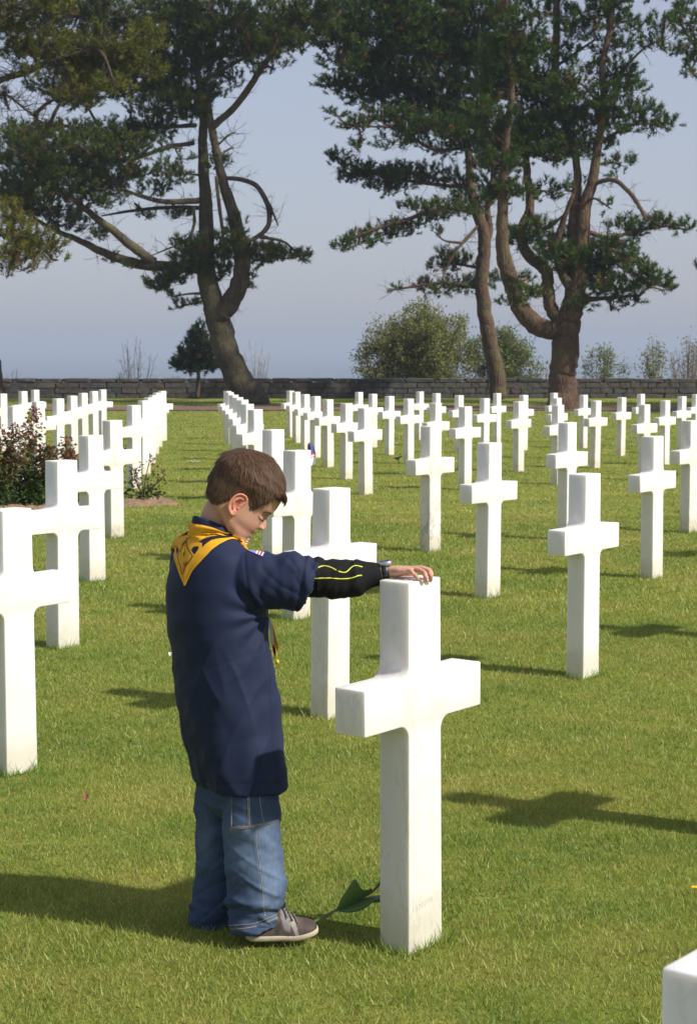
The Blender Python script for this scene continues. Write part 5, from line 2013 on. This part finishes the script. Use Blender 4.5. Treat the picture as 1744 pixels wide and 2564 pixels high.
ta = MB()
slab(ta, c3([(640, 300), (720, 560), (760, 700), (862, 1130), (822, 1260), (752, 1415), (690, 1130), (668, 980), (600, 500)]), 4.945, .006, (0.50, 0.21, 0.012))
slab(ta, c3([(815, 1130), (858, 1140), (824, 1255)]), 4.9435, .001, (0.03, 0.012, 0.01))
slab(ta, c3([(690, 1110), (790, 1150), (785, 1290), (750, 1410)]), 4.9437, .001, (0.10, 0.035, 0.01))
link('kerchief_tail', ta.mesh('kerchief_tail', False), M_cloth, ker)
rb = MB()
slab(rb, c3([(640, 315), (690, 480), (720, 760), (742, 1030), (712, 1088), (680, 1020), (640, 780), (590, 520), (585, 450)]), 4.935, .004, (0.62, 0.63, 0.66))
link('ribbon', rb.mesh('ribbon', False), M_cloth, ker)
for cord, (bx, by), r_ in (([(612, 1050), (625, 1130), (632, 1350), (645, 1520)], (655, 1575), .0051), ([(700, 1000), (752, 1040), (790, 1110), (805, 1250), (822, 1460)], (832, 1545), .0060)):
    cb = MB()
    P = catmull(np.array([D(x, y, 4.87) for x, y in c3(cord)]), 16)
    add_tube(cb, P, .0011, 6, (0.66, 0.40, 0.03))
    o_ = link('bead_cord', cb.mesh('bead_cord'), M_cloth, ker)
    bb = MB()
    cc = D(*c3([(bx, by)])[0], 4.87)
    tq = np.linspace(-np.pi / 2, np.pi / 2, 12)
    add_loft(bb, [ring(cc + upw * math.sin(q) * r_ * 1.1, np.array([1.0, 0, 0]), np.array([0, 1.0, 0]), max(math.cos(q) * r_, 2e-4), max(math.cos(q) * r_, 2e-4), 16) for q in tq], (0.68, 0.42, 0.02))
    bo = link('bead', bb.mesh('bead'), make_vcol('yellow_bead', 0.35, 0.5), o_)
# red and white striped collar edge under the chin
c8 = crop((500, 1120, 740, 1400), 1581)
tb = MB()
P = catmull(np.array([D(x, y, 4.90) for x, y in c8([(790, 1495), (775, 1535), (762, 1570), (748, 1610)])]), 24)
V, F, c_i = tube(P, .0050, 10)
tb.add(V[:-2], F, np.where((np.arange(24) // 4 % 2 == 0)[:, None, None], np.array([[0.75, 0.72, 0.70]]), np.array([[0.42, 0.03, 0.05]])).repeat(10, 1).reshape(-1, 3))
link('striped_trim', tb.mesh('striped_trim'), M_cloth, ker)

# ------------------------------------------------------------------ black undershirt sleeve with yellow piping
um = MB()
up_pts = [(655, 1318, .044), (700, 1316, .0475), (716, 1312, .0535), (735, 1314, .0505), (760, 1313, .0535), (790, 1313, .0500), (806, 1312, .0510), (822, 1308, .0420), (840, 1305, .0350), (856, 1304, .0310), (863, 1303, .0290)]
UPt = np.array([D(x, y, np.interp(x, [655, 863], [4.812, 4.838])) for x, y, r_ in up_pts])
Q = catmull(UPt, 70)
rr = np.interp(np.linspace(0, 1, 70), np.linspace(0, 1, len(up_pts)), [r_[2] for r_ in up_pts])
V, F, _ = tube(Q, np.stack([rr * .94, rr], 1), 56, False)
V = V.reshape(70, 56, 3)
dirs = unit(V - Q[:, None])
pxu = to_px(V.reshape(-1, 3))
w1 = np.array([noise.noise(Vector((x / 17, y / 60, 2.0))) for x, y in pxu]).reshape(70, 56)
w2 = np.array([noise.noise(Vector(((x + y * .7) / 14, (y - x * .7) / 40, 5.0))) for x, y in pxu]).reshape(70, 56)
top = np.clip(dirs[..., 2], 0, 1) ** 2
fade = (1 - sstep(812, 830, pxu[:, 0])).reshape(70, 56)
bumpt = gauss(pxu[:, 0] - 722, 9).reshape(70, 56) * .006 + gauss(pxu[:, 0] - 812, 8).reshape(70, 56) * .006 - gauss(pxu[:, 0] - 770, 10).reshape(70, 56) * .002
V = V + dirs * (fade * (.0035 * w1 + .0040 * w2) + bumpt * top)[..., None]
end = V[-1]; ec = end.mean(0)
rings2 = list(V) + [ec + (end - ec) * .80, ec + (end - ec) * .72 - unit(Q[-1] - Q[-3]) * .02]
add_loft(um, rings2, (0.0085, 0.0085, 0.0095))
M_knit = make_vcol('black_knit', 0.85, 0.2, bumps=0.3)
under = link('undershirt_sleeve', um.mesh('undershirt_sleeve'), M_knit, boy)
UB_ = bvh_of(np.concatenate(list(V)), rings_faces(70, 56))
cw = crop((760, 1360, 1120, 1520), 1581)
pi_ = MB()
for ln_ in ([(60, 330), (105, 300), (170, 262), (230, 248), (300, 265), (370, 303), (440, 322), (480, 308), (520, 268), (570, 245), (645, 260)],
            [(60, 392), (110, 390), (280, 384), (400, 393), (500, 388), (560, 373), (600, 358), (640, 355)]):
    pts = catmull(np.array(cw(ln_)), 60)
    P = []
    for x, y in pts:
        h, n = cam_hit(UB_, x, y)
        P.append(h + n * .0012)
    P = np.array(P)
    P = np.vstack([P[:1], (P[:-2] + P[1:-1] * 2 + P[2:]) / 4, P[-1:]])
    add_tube(pi_, P, .0020, 8, (0.62, 0.66, 0.05))
link('piping', pi_.mesh('piping'), make_vcol('yellow_piping', 0.5, 0.4), under)

# ------------------------------------------------------------------ wrist watch
axis = unit(W_ - D(825, 1305, 4.84))
wc = at(964.5, 1431.5, 4.838)
upv = unit(upw - axis * (upw @ axis)); sdv = np.cross(axis, upv)
def strap_ring(a, b_, off, th):
    return wc + axis * off + np.cos(th)[:, None] * sdv * a + np.sin(th)[:, None] * upv * b_
th = np.linspace(0, 2 * np.pi, 40, endpoint=False)
wm = MB()
sec = [(0, -.0075), (.0026, -.0070), (.0030, 0), (.0026, .0070), (0, .0075)]
rs = [strap_ring(.0200 + o_ * 1.3, .0188 + o_ * 1.3, a_ * 1.15, th) for o_, a_ in sec]
V = np.stack(rs, 1).reshape(-1, 3)
n5 = len(sec)
F = []
for k in range(40):
    for q in range(n5 - 1):
        a0 = k * n5 + q; b0 = ((k + 1) % 40) * n5 + q
        F.append((a0, b0, b0 + 1, a0 + 1))
wm.add(V, F, (0.012, 0.012, 0.013))
watch = empty('wrist_watch', tuple(wc))
watch.parent = boy
watch.matrix_parent_inverse = boy.matrix_basis.inverted()
def wlink(name, mb_, mat, par):
    o = bpy.data.objects.new(name, mb_.mesh(name) if isinstance(mb_, MB) else mb_)
    COL.objects.link(o); o.data.materials.append(mat)
    o.parent = par
    # geometry is in world coordinates
    M = Matrix()
    p_ = par
    while p_ is not None:
        M = Matrix(p_.matrix_basis) if p_.parent is None else M
        p_ = p_.parent
    o.matrix_parent_inverse = Matrix.Translation(-Vector(wc))
    return o
M_rubber = make_vcol('black_rubber', 0.45, 0.5)
wlink('strap', wm, M_rubber, watch)
M_steel, nt, b = material('watch_steel')
b.inputs['Base Color'].default_value = (0.55, 0.56, 0.58, 1); b.inputs['Metallic'].default_value = 1.0; b.inputs['Roughness'].default_value = 0.28
M_face, nt, b = material('watch_glass')
b.inputs['Base Color'].default_value = (0.02, 0.025, 0.03, 1); b.inputs['Roughness'].default_value = 0.08; b.inputs['Specular IOR Level'].default_value = 0.6
tc = wc + upv * .0245 + axis * .002
cmb = MB()
oct_ = lambda a, b_, h: np.array([tc + axis * x * a * 1.15 + sdv * y * b_ * 1.15 + upv * h * 1.2 for x, y in ((1, .55), (.55, 1), (-.55, 1), (-1, .55), (-1, -.55), (-.55, -1), (.55, -1), (1, -.55))])
add_loft(cmb, [oct_(.0165, .0155, -.0055), oct_(.0175, .0165, -.002), oct_(.0165, .0155, .003), oct_(.013, .0122, .0042)])
wlink('case', cmb, M_steel, watch)
fmb = MB()
add_loft(fmb, [oct_(.0118, .011, .0040), oct_(.0115, .0107, .0050)])
wlink('watch_face', fmb, M_face, watch)
for sg in (-1, 1):
    lm = MB()
    P = np.array([tc + axis * sg * .0165 - sdv * .010 - upv * .002, tc + axis * sg * .0165 + sdv * .010 - upv * .002])
    add_tube(lm, P, .0042, 8, (0.03, 0.03, 0.032))
    wlink('lug', lm, M_rubber, watch)
mm = MB()
for a_, hgt in ((-.012, .2), (.012, .2)):
    pass
zig = [(-.004, -.35), (.000, -.55), (.004, -.35), (.004, -.25), (.0, -.44), (-.004, -.25)]
for q0, q1 in (((-.0045, -.30), (.0, -.52)), ((.0, -.52), (.0045, -.34)), ((-.0045, .30), (.003, .12))):
    P = []
    for o_, a_ in (q0, q1):
        # on the camera side of the strap; angle 0 = side facing the camera
        t_ = math.pi + a_ if (sdv @ np.array([0, -1.0, 0])) < 0 else -a_
        t_ = (math.pi - (-a_)) if (sdv @ np.array([0, -1.0, 0])) < 0 else a_
        P.append(wc + axis * o_ + math.cos(t_) * sdv * .0232 + math.sin(t_) * upv * .0220)
    add_tube(mm, np.array(P), .0007, 6, (0.6, 0.6, 0.62))
wlink('strap_mark', mm, M_steel, watch)
mm_obj = None

# ------------------------------------------------------------------ jeans
jm = MB()
RL = [(1760, 512, 640, .078), (1800, 508, 634, .078), (1850, 505, 637, .086), (1900, 503, 641, .086), (1960, 508, 646, .086), (2010, 513, 651, .085), (2045, 514, 649, .084), (2070, 513, 640, .082), (2092, 517, 638, .080), (2106, 519, 636, .080)]
LL = [(1760, 446, 560, .085), (1800, 442, 556, .085), (1850, 441, 556, .084), (1900, 441, 558, .084), (1960, 445, 556, .083), (2030, 436, 552, .082), (2060, 428, 548, .082), (2080, 426, 540, .08), (2100, 428, 536, .08)]
def leg(mb, tab, Yc, slope):
    rs = []
    ys = [r_[0] for r_ in tab]
    for y in np.linspace(ys[0], ys[-1], 44):
        xl, xr, b_ = (np.interp(y, ys, [r_[k] for r_ in tab]) for k in (1, 2, 3))
        c = D((xl + xr) / 2, y, Yc)
        H = (xr - xl) / 2 / DPX * Yc
        r_ = ring(c, np.array([1.0, 0, 0]), np.array([0, -1.0, 0]), H, b_, 48, 2.1)
        t = sstep(2040, 2106, y)
        r_[:, 2] += t * slope * (r_[:, 0] - c[0] + H * .2)
        rs.append(r_)
    last = rs[-1]; c = last.mean(0)
    rs += [c + (last - c) * .93, c + (last - c) * .90 + np.array([0, 0, .03])]
    add_loft(mb, rs)
leg(jm, RL, 4.835, .22)
leg(jm, LL, 5.015, .10)
rs = [ring(D(538, y, YB), FV, RV, a_, b_, 48, 2.2) for y, a_, b_ in ((1690, .098, .135), (1740, .098, .138), (1790, .096, .138), (1820, .085, .125), (1850, .05, .07))]
add_loft(jm, rs)
JV, JF, JN = remesh(jm, 0.0042, 3)
pj = to_px(JV); X_, Y_ = pj[:, 0], pj[:, 1]
z0 = np.zeros(len(JV))
isR = JV[:, 1] < 4.925
disp = .0055 * n2((X_ * .25 + Y_) / 34, X_ / 90, 1.5 + 3 * 0) * (0.25 + .75 * sstep(1960, 2060, Y_)) + .0050 * n2((Y_ - .5 * X_) / 42, (X_ + Y_ * .5) / 120, 8.0) + .0012 * n2(X_ / 16, Y_ / 16, 3.0)
disp += .0050 * ridge(n2((Y_ - .55 * X_) / 40, (X_ + .55 * Y_) / 160, 81.0)) * (.35 + .65 * sstep(1930, 2050, Y_)) - .0040 * ridge(n2((Y_ + .75 * X_) / 44, (X_ - .75 * Y_) / 170, 91.0)) * (.4 + .6 * sstep(1900, 2040, Y_))
disp += .0040 * n2(Y_ / 13, X_ / 60, 95.0) * sstep(2020, 2060, Y_)
disp += .0060 * gauss(Y_ - 2052 - .08 * (X_ - 580), 9) * isR - .0040 * gauss(Y_ - 2070 - .08 * (X_ - 580), 7) * isR
disp += .0030 * gauss(Y_ - 2040, 8) * ~isR
px = pj; SV_keep = SV
SV = JV
c5 = crop((440, 1940, 1140, 2400), 1581)
pk_bottom = c5([(315, 305), (410, 300), (460, 290), (582, 262)])
pk_left = c5([(315, 100), (316, 205), (315, 305)])
pk_mid = c5([(405, 95), (410, 190), (410, 298)])
pk_right = c5([(470, 95), (480, 180), (497, 270)])
outseam = c5([(462, 292), (455, 380), (470, 480), (485, 600), (494, 700), (502, 800)])
hemR = c5([(292, 852), (380, 848), (450, 838), (530, 806), (612, 772)])
hemR2 = c5([(292, 872), (380, 868), (450, 858), (530, 826), (620, 790)])
frontR = (JN @ np.array([0, -1.0, 0])) > -.1
inpk = isR & frontR & (X_ > pk_left[0][0]) & (Y_ < np.interp(X_, [p_[0] for p_ in pk_bottom], [p_[1] for p_ in pk_bottom]))
disp += .0025 * inpk * sstep(1796, 1812, Y_)
db = poly_dist(pk_bottom); do = poly_dist(outseam); dh = poly_dist(hemR2)
disp -= frontR * isR * (.0018 * gauss(do, 2.2))
disp += frontR * isR * .0022 * gauss(do + 0, 6)
JV2 = JV + JN * disp[:, None]
base = np.array([0.040, 0.064, 0.122])
C = np.tile(base, (len(JV), 1))
fade = isR * (.95 * gauss(np.hypot((X_ - 612) / 1.0, (Y_ - 1990) / 2.4), 34) + .75 * gauss(np.hypot((X_ - 545) / 1.0, (Y_ - 1915) / 1.8), 38) + .55 * gauss(np.hypot(X_ - 600, (Y_ - 1885) / 1.2), 26))
fade += ~isR * .5 * gauss(np.hypot((X_ - 465) / 1.0, (Y_ - 1905) / 2.2), 26)
C = blend(C, .85 * fade, (0.140, 0.200, 0.300))
C *= (1 + .16 * n2(X_ / 4.5, Y_ / 22, 2.0) + .14 * n2(X_ / 26, Y_ / 26, 5.0) + .3 * n2((X_ * .25 + Y_) / 34, X_ / 90, 1.5) * .5)[:, None]
C = blend(C, .35 * inpk, (0.030, 0.048, 0.088))
edge = frontR * isR * np.maximum(np.maximum(gauss(db - 2.5, 2.2), gauss(dh, 3.5)), .7 * gauss(do - 2.2, 1.6))
edge = edge * (.6 + .4 * np.sin(X_ * 1.3 + Y_ * .9))
C = blend(C, .65 * edge, (0.24, 0.30, 0.38))
C *= (1 - .45 * frontR * isR * gauss(do, 1.5))[:, None]
def make_denim():
    m = make_vcol('denim', 0.85, 0.2)
    nt = m.node_tree; b = nt.nodes['Principled BSDF']
    n = tex_noise(nt, coords(nt, 'Object', (900, 900, 260)), 1.0, 3, 0.7)
    c = mixc(nt, 1.0, vcol(nt), ramp(nt, n, [(0.3, (.72, .74, .78)), (0.7, (1.3, 1.28, 1.24))]), 'MULTIPLY')
    nt.links.new(c, b.inputs['Base Color'])
    bump(nt, b, n, 0.2, 0.0008)
    return m
jeans = link('jeans', np_mesh('jeans', JV2, JF, C), make_denim(), boy)
JB = bvh_of(JV2, JF)
st = MB()
for ln_ in (pk_bottom, [(x, y - 3) for x, y in pk_bottom], pk_left, pk_mid, [(x + 3, y) for x, y in pk_mid], pk_right, outseam, hemR, hemR2):
    pts = catmull(np.array(ln_), 40)
    P = np.array([h + n * .0008 for h, n in (cam_hit(JB, x, y) for x, y in pts)])
    segs(st, P[:-1][::1], P[:-1] + (P[1:] - P[:-1]) * .65, .0009, .0009, (0.42, 0.36, 0.26), 4)
link('stitching', st.mesh('stitching'), make_vcol('thread', 0.8, 0.2), jeans)['kind'] = 'stuff'
SV = SV_keep

# ------------------------------------------------------------------ shoes
def make_shoe(toe_px, Yt, yaw, label=None):
    KS = .93
    toe = D(toe_px[0], toe_px[1], Yt)
    ax_ = np.array([math.cos(yaw), math.sin(yaw), 0]); sx = np.array([-math.sin(yaw), math.cos(yaw), 0])
    L = .205 * KS
    o = toe - ax_ * L
    z0_ = gz(o[0], o[1]) + .019
    o[2] = z0_
    ss = np.array([0, .006, .02, .05, .08, .105, .13, .15, .17, .187, .198, .2045]) * KS
    hw = np.array([.012, .022, .029, .031, .030, .031, .035, .038, .038, .033, .024, .010])
    ht = np.array([.052, .062, .066, .072, .078, .078, .064, .054, .046, .038, .030, .020])
    spring = np.interp(ss / KS, [0, .02, .14, .205], [.004, 0, 0, .014])
    um_ = MB(); rs = []
    th = np.linspace(0, 2 * np.pi, 40, endpoint=False)
    for s, h, w_, sp in zip(ss, ht, hw, spring):
        y = np.cos(th); z = np.sin(th)
        zz = np.where(z > 0, np.abs(z) ** .85 * (h - .012), -np.abs(z) ** .5 * .004)
        yy = np.sign(y) * np.abs(y) ** .75 * w_ * np.where(z > 0, 1 - .35 * np.clip(z, 0, 1) ** 2, 1)
        rs.append(o + ax_ * s + sx * yy[:, None] + np.array([0, 0, 1.0]) * (.012 + sp + zz)[:, None])
    rs = [np.array(r_) for r_ in rs]
    # denser along the length
    R3 = np.stack(rs)
    dense = np.stack([catmull(R3[:, k], 60) for k in range(40)], 1)
    add_loft(um_, list(dense))
    V = um_.V[0]
    pxs = to_px(V)
    loc = V - o
    s_ = loc @ ax_; h_ = loc[:, 2]
    C = np.tile(np.array([0.085, 0.068, 0.058]), (len(V), 1))
    C = blend(C, sstep(.150, .156, s_) * (h_ > .0), (0.060, 0.043, 0.036))
    C = blend(C, (np.abs(s_ - .128 + .35 * (h_ - .04)) < .006), (0.30, 0.265, 0.225))
    C = blend(C, (np.abs(s_ - .108 + .2 * (h_ - .04)) < .010) * (h_ > .03), (0.22, 0.205, 0.195))
    C = blend(C, (np.abs(s_ - .085 - .3 * (h_ - .04)) < .008) * (h_ < .05), (0.05, 0.04, 0.035))
    um_.C[0] = C
    sm_ = MB(); rs = []
    for k, (off, zz) in enumerate(((.000, 0.0), (.0035, .004), (.0040, .012), (.0022, .0150), (-.004, .0155))):
        P = []
        for sg in (1, -1):
            idx = range(len(ss)) if sg > 0 else range(len(ss) - 1, -1, -1)
            for i in idx:
                nrm = 1.0
                P.append(o + ax_ * (ss[i] + (off if i > 6 else -off) * .9) + sx * sg * (hw[i] * .98 + off) + np.array([0, 0, zz + spring[i]]))
        rs.append(catmull(np.array(P + P[:1]), 70)[:-1])
    add_loft(sm_, rs, (0.44, 0.375, 0.275))
    shoe = bpy.data.objects.new('shoe', um_.mesh('shoe'))
    COL.objects.link(shoe); shoe.data.materials.append(M_shoe)
    shoe.parent = boy; shoe.matrix_parent_inverse = boy.matrix_basis.inverted()
    so = bpy.data.objects.new('sole', sm_.mesh('sole'))
    COL.objects.link(so); so.data.materials.append(M_sole)
    so.parent = shoe; so.matrix_parent_inverse = Matrix()
    lm_ = MB()
    for q in (.100, .113, .126):
        zz = np.interp(q, ss, ht)
        P = np.array([o + ax_ * (q + .012) + sx * (-.024) + upw * (zz - .014), o + ax_ * (q + .004) + sx * (-.010) + upw * (zz + .001), o + ax_ * q + upw * (zz + .003), o + ax_ * (q + .006) + sx * .014 + upw * (zz - .002)])
        add_tube(lm_, catmull(P, 12), .0022, 6, (0.16, 0.14, 0.12))
    lo = bpy.data.objects.new('laces', lm_.mesh('laces'))
    COL.objects.link(lo); lo.data.materials.append(M_shoe)
    lo.parent = shoe; lo.matrix_parent_inverse = Matrix()
    return shoe
M_shoe = make_vcol('shoe_leather', 0.65, 0.3, bumps=0.2, var=0.2)
M_sole = make_vcol('shoe_sole', 0.8, 0.2, var=0.15)
shoe_right = make_shoe((719, 2121), 4.825, R(4))
shoe_left = make_shoe((648, 2080), 5.02, R(8))
D = D0

# ------------------------------------------------------------------ tulip lying against the foreground cross
c5 = crop((440, 1940, 1140, 2400), 1581)
tul = empty('tulip', tuple(at_z(*[v * DS for v in c5([(778, 832)])[0]], .02)))
tag(tul, 'cut tulip with broad green leaves leaning against the foot of the foreground cross', 'flower')
def c5at(x, y, Y):
    (a, b_), = c5([(x, y)])
    return D(a, b_, Y)
M_tulip = make_leafy('tulip_green', 0.35, 0.4, 0.4)
sm = MB()
sp = [c5at(772, 836, 4.862), c5at(840, 800, 4.872), c5at(905, 766, 4.88), c5at(1010, 715, 4.892), c5at(1110, 660, 4.905), c5at(1172, 585, 4.925), c5at(1230, 500, 4.94), c5at(1285, 440, 4.945)]
sq = catmull(np.array(sp), 40)
add_tube(sm, sq, np.interp(np.linspace(0, 1, 40), [0, .35, 1], [.0040, .0034, .0040]), 10, (0.16, 0.20, 0.10))
link('stem', sm.mesh('stem'), M_tulip, tul)
def leaf_sheet(A, B, Ya, Yb, bulge, col):
    a = catmull(np.array([c5at(x, y, Y) for (x, y), Y in zip(A, Ya)]), 30)
    b_ = catmull(np.array([c5at(x, y, Y) for (x, y), Y in zip(B, Yb)]), 30)
    w_ = np.linspace(0, 1, 12)
    P = a[:, None] * (1 - w_)[None, :, None] + b_[:, None] * w_[None, :, None]
    t = np.sin(np.linspace(0, 1, 30) * np.pi)
    P = P + np.array([0.2, -1.0, .2]) * (bulge * t[:, None] * np.sin(w_ * np.pi)[None])[..., None]
    mb = MB()
    st_ = 1 + .10 * np.sin(np.arange(12) * 2.1)[None, :, None] * np.ones((30, 1, 1))
    mb.add(P.reshape(-1, 3), rings_faces(30, 12, False), (np.array(col) * st_).reshape(-1, 3))
    o = link('leaf', mb.mesh('leaf'), M_tulip, tul)
    sd_ = o.modifiers.new('thickness', 'SOLIDIFY'); sd_.thickness = .0012
    return o
leaf_sheet([(905, 768), (960, 742), (1040, 705), (1112, 660)], [(905, 768), (925, 722), (952, 672), (985, 622), (1004, 592), (1022, 598), (1036, 628), (1056, 648), (1082, 650), (1105, 641)], [4.88, 4.886, 4.896, 4.905], [4.88, 4.874, 4.867, 4.861, 4.859, 4.862, 4.87, 4.882, 4.892, 4.90], .006, (0.15, 0.25, 0.085))
leaf_sheet([(903, 770), (960, 745), (1080, 692), (1172, 679), (1265, 670)], [(903, 770), (940, 777), (985, 780), (1040, 770), (1080, 748), (1108, 726), (1145, 721), (1185, 721), (1265, 702)], [4.88, 4.886, 4.898, 4.91, 4.93], [4.88, 4.873, 4.868, 4.865, 4.867, 4.874, 4.883, 4.893, 4.92], .012, (0.13, 0.22, 0.075))
bd = MB()
ax_ = unit(sq[-1] - sq[-4])
a1 = unit(np.cross(ax_, upw)); a2 = np.cross(ax_, a1)
add_loft(bd, [ring(sq[-1] + ax_ * t, a1, a2, r_, r_, 20) for t, r_ in ((0, .004), (.008, .013), (.022, .017), (.038, .013), (.048, .005), (.051, .001))], (0.14, 0.17, 0.06))
link('bud', bd.mesh('bud'), M_tulip, tul)

# ------------------------------------------------------------------ small flags by distant graves
def flag(px_x, px_top, px_bot, Y, wpx, label):
    top = at(px_x, px_top, Y)
    g = gz(top[0], Y)
    f = empty('small_flag', (top[0], Y, g))
    tag(f, label, 'flag', 'small flags beside graves')
    s = MB()
    add_tube(s, np.array([[top[0], Y, g - .05], [top[0] + .01, Y, top[2] + .03]]), np.array([.004, .003]), 6, (0.30, 0.22, 0.12))
    link('stick', s.mesh('stick'), M_stem, f)
    c = MB()
    hgt = (px_bot - px_top) / F_PX * Y; wd = wpx / F_PX * Y
    nu, nv = 14, 26
    u, v = np.meshgrid(np.linspace(0, 1, nu), np.linspace(0, 1, nv))
    x = top[0] + wd * u * (.35 + .65 * np.sin(np.clip(v * 1.25, 0, 1) * np.pi * .62))
    y = Y + .02 * np.sin(u * 8 + v * 2)
    z = top[2] - hgt * (v * (1 - .1 * u)) + .03 * u * (1 - v)
    col = np.where(((v * 13).astype(int) % 2 == 0)[..., None], [[[0.45, 0.05, 0.07]]], [[[0.75, 0.73, 0.72]]])
    can = (v < .48)
    col[can] = (0.075, 0.085, 0.25)
    low = v > .66
    col[low] = (0.74, 0.73, 0.75)
    c.add(np.stack([x, y, z], -1).reshape(-1, 3), rings_faces(nv, nu, False), col.reshape(-1, 3))
    o = link('cloth', c.mesh('cloth'), M_cloth, f)
flag(769.5, 1113, 1168, 20.9, 21, 'small striped flag right of the cross behind the face of the boy')
flag(1145.5, 1122, 1152, 26.5, 6, 'tiny flag mostly hidden behind a distant cross right of centre')

# ------------------------------------------------------------------ little things in the grass
M_petal = make_vcol('petals', 0.7, 0.2)
def ground_at(px, py):
    lo, hi = 3.0, 60.0
    for _ in range(50):
        mid = .5 * (lo + hi); p = at(px, py, mid)
        if p[2] > gz(p[0], mid): lo = mid
        else: hi = mid
    p = at(px, py, lo)
    return p[0], lo
def flower(name, px, py, r_, pet, cen, label, cat, group=None, n=10):
    x, y = ground_at(px, py)
    z = gz(x, y) + .028
    o = empty(name, (x, y, gz(x, y)))
    tag(o, label, cat, group)
    mb = MB()
    for k in range(n):
        a = 2 * np.pi * k / n + rng.normal(0, .1)
        d = np.array([math.cos(a), math.sin(a), .25]); s_ = np.array([-math.sin(a), math.cos(a), 0])
        P = np.array([[0, 0, 0], d * r_ * .6 + s_ * r_ * .22, d * r_, d * r_ * .6 - s_ * r_ * .22]) + np.array([x, y, z])
        mb.add(P, [(0, 1, 2), (0, 2, 3)], pet)
    link('petals', mb.mesh('petals', False), M_petal, o)
    cb = MB()
    tq = np.linspace(0, np.pi / 2, 5)
    add_loft(cb, [ring(np.array([x, y, z + math.sin(q) * r_ * .25]), np.array([1.0, 0, 0]), np.array([0, 1.0, 0]), max(math.cos(q), .02) * r_ * .35, max(math.cos(q), .02) * r_ * .35, 10) for q in tq], cen)
    link('flower_centre', cb.mesh('flower_centre'), M_petal, o)
    sb = MB()
    add_tube(sb, np.array([[x, y, z - .05], [x, y, z]]), np.array([.0015, .0012]), 5, (0.07, 0.11, 0.03))
    link('stem', sb.mesh('stem'), M_stem, o)
for px, py in ((471, 1160), (477, 1158), (483, 1161), (488, 1158), (494, 1161), (499, 1159), (1055, 1110), (439, 1048), (1430, 1054)):
    lab = f'{ORD[[471, 477, 483, 488, 494, 499].index(px)]} tiny white daisy from the left in the cluster on the grass aisle' if px < 520 and py > 1100 else {1055: 'tiny white daisy between distant crosses right of centre', 439: 'single white daisy far up the grass aisle', 1430: 'tiny white daisy in front of the thick pine trunk'}[px]
    flower('daisy', px, py, .034, (0.80, 0.79, 0.76), (0.6, 0.4, 0.03), lab, 'daisy', 'daisies in the grass')
flower('dandelion', 1738, 2246, .013, (0.75, 0.48, 0.01), (0.65, 0.36, 0.01), 'yellow dandelion in the grass at the right edge', 'dandelion', 'dandelions in the grass', 16)
flower('dandelion', 1143, 1310, .017, (0.72, 0.47, 0.02), (0.6, 0.36, 0.02), 'yellow dandelion between the veined cross and its right neighbour', 'dandelion', 'dandelions in the grass', 14)
flower('dandelion', 1591, 1358, .017, (0.72, 0.47, 0.02), (0.6, 0.36, 0.02), 'yellow dandelion right of the big clean cross on the right', 'dandelion', 'dandelions in the grass', 14)

def dry_leaf(px, py, size, col, label, name='dry_leaf', cat='leaf'):
    x, y = ground_at(px, py)
    z = gz(x, y) + .03
    mb = MB()
    u, v = np.meshgrid(np.linspace(-1, 1, 7), np.linspace(0, 1, 9))
    w_ = np.sin(np.clip(v, 0.02, .98) * np.pi) * .38 * size
    P = np.stack([x + u * w_, y + (v - .5) * size * .4 + 0 * u, z + v * size * .75 + .4 * size * (u * u) * np.sin(v * np.pi)], -1)
    mb.add(P.reshape(-1, 3), rings_faces(9, 7, False), np.array(col) * rng.uniform(.8, 1.2, (63, 1)))
    o = link(name, mb.mesh(name), M_petal)
    o.modifiers.new('thickness', 'SOLIDIFY').thickness = .001
    tag(o, label, cat)
dry_leaf(215, 2028, .034, (0.22, 0.10, 0.05), 'curled brown leaf on the grass left of the boy')
dry_leaf(426, 1657, .022, (0.75, 0.74, 0.72), 'small white petal on the grass behind the back of the boy', 'white_petal', 'petal')
dry_leaf(1660, 1710, .020, (0.16, 0.09, 0.05), 'small brown leaf on the lawn near the right edge')

# small dark bird
x, y = ground_at(996, 1156)
z = gz(x, y)
bird = empty('bird', (x, y, z))
tag(bird, 'small dark bird standing on the lawn between distant crosses', 'bird')
bb = MB()
add_loft(bb, [ring(np.array([x + t, y, z + .050 + h]), np.array([0, 1.0, 0]), np.array([0, 0, 1.0]), r_, r_ * 1.05, 14) for t, h, r_ in
              ((-.075, .012, .003), (-.055, .008, .008), (-.03, .002, .018), (0, 0, .025), (.022, .010, .021), (.034, .026, .014), (.044, .034, .0145), (.054, .033, .010), (.066, .030, .001))],
         np.array([0.03, 0.028, 0.026]))
link('body', bb.mesh('body'), M_petal, bird)
for s_ in (-1, 1):
    lb = MB()
    add_tube(lb, np.array([[x + .004, y + s_ * .01, z + .032], [x + .008, y + s_ * .012, z]]), np.array([.0022, .0018]), 5, (0.05, 0.04, 0.03))
    link('leg', lb.mesh('leg'), M_petal, bird)

# ------------------------------------------------------------------ sea haze
hz = MB()
box(hz, (0, 3000, -7.5), (17000, 12000, 60.0))
m = bpy.data.materials.new('haze_air')
m.use_nodes = True
nt = m.node_tree
nt.nodes.remove(nt.nodes['Principled BSDF'])
pv = nt.nodes.new('ShaderNodeVolumePrincipled')
pv.inputs['Color'].default_value = (0.56, 0.65, 0.79, 1)
pv.inputs['Density'].default_value = 0.0005
pv.inputs['Anisotropy'].default_value = 0.0
nt.links.new(pv.outputs[0], nt.nodes['Material Output'].inputs['Volume'])
haze = link('haze', hz.mesh('haze', False), m)
tag(haze, kind='stuff')
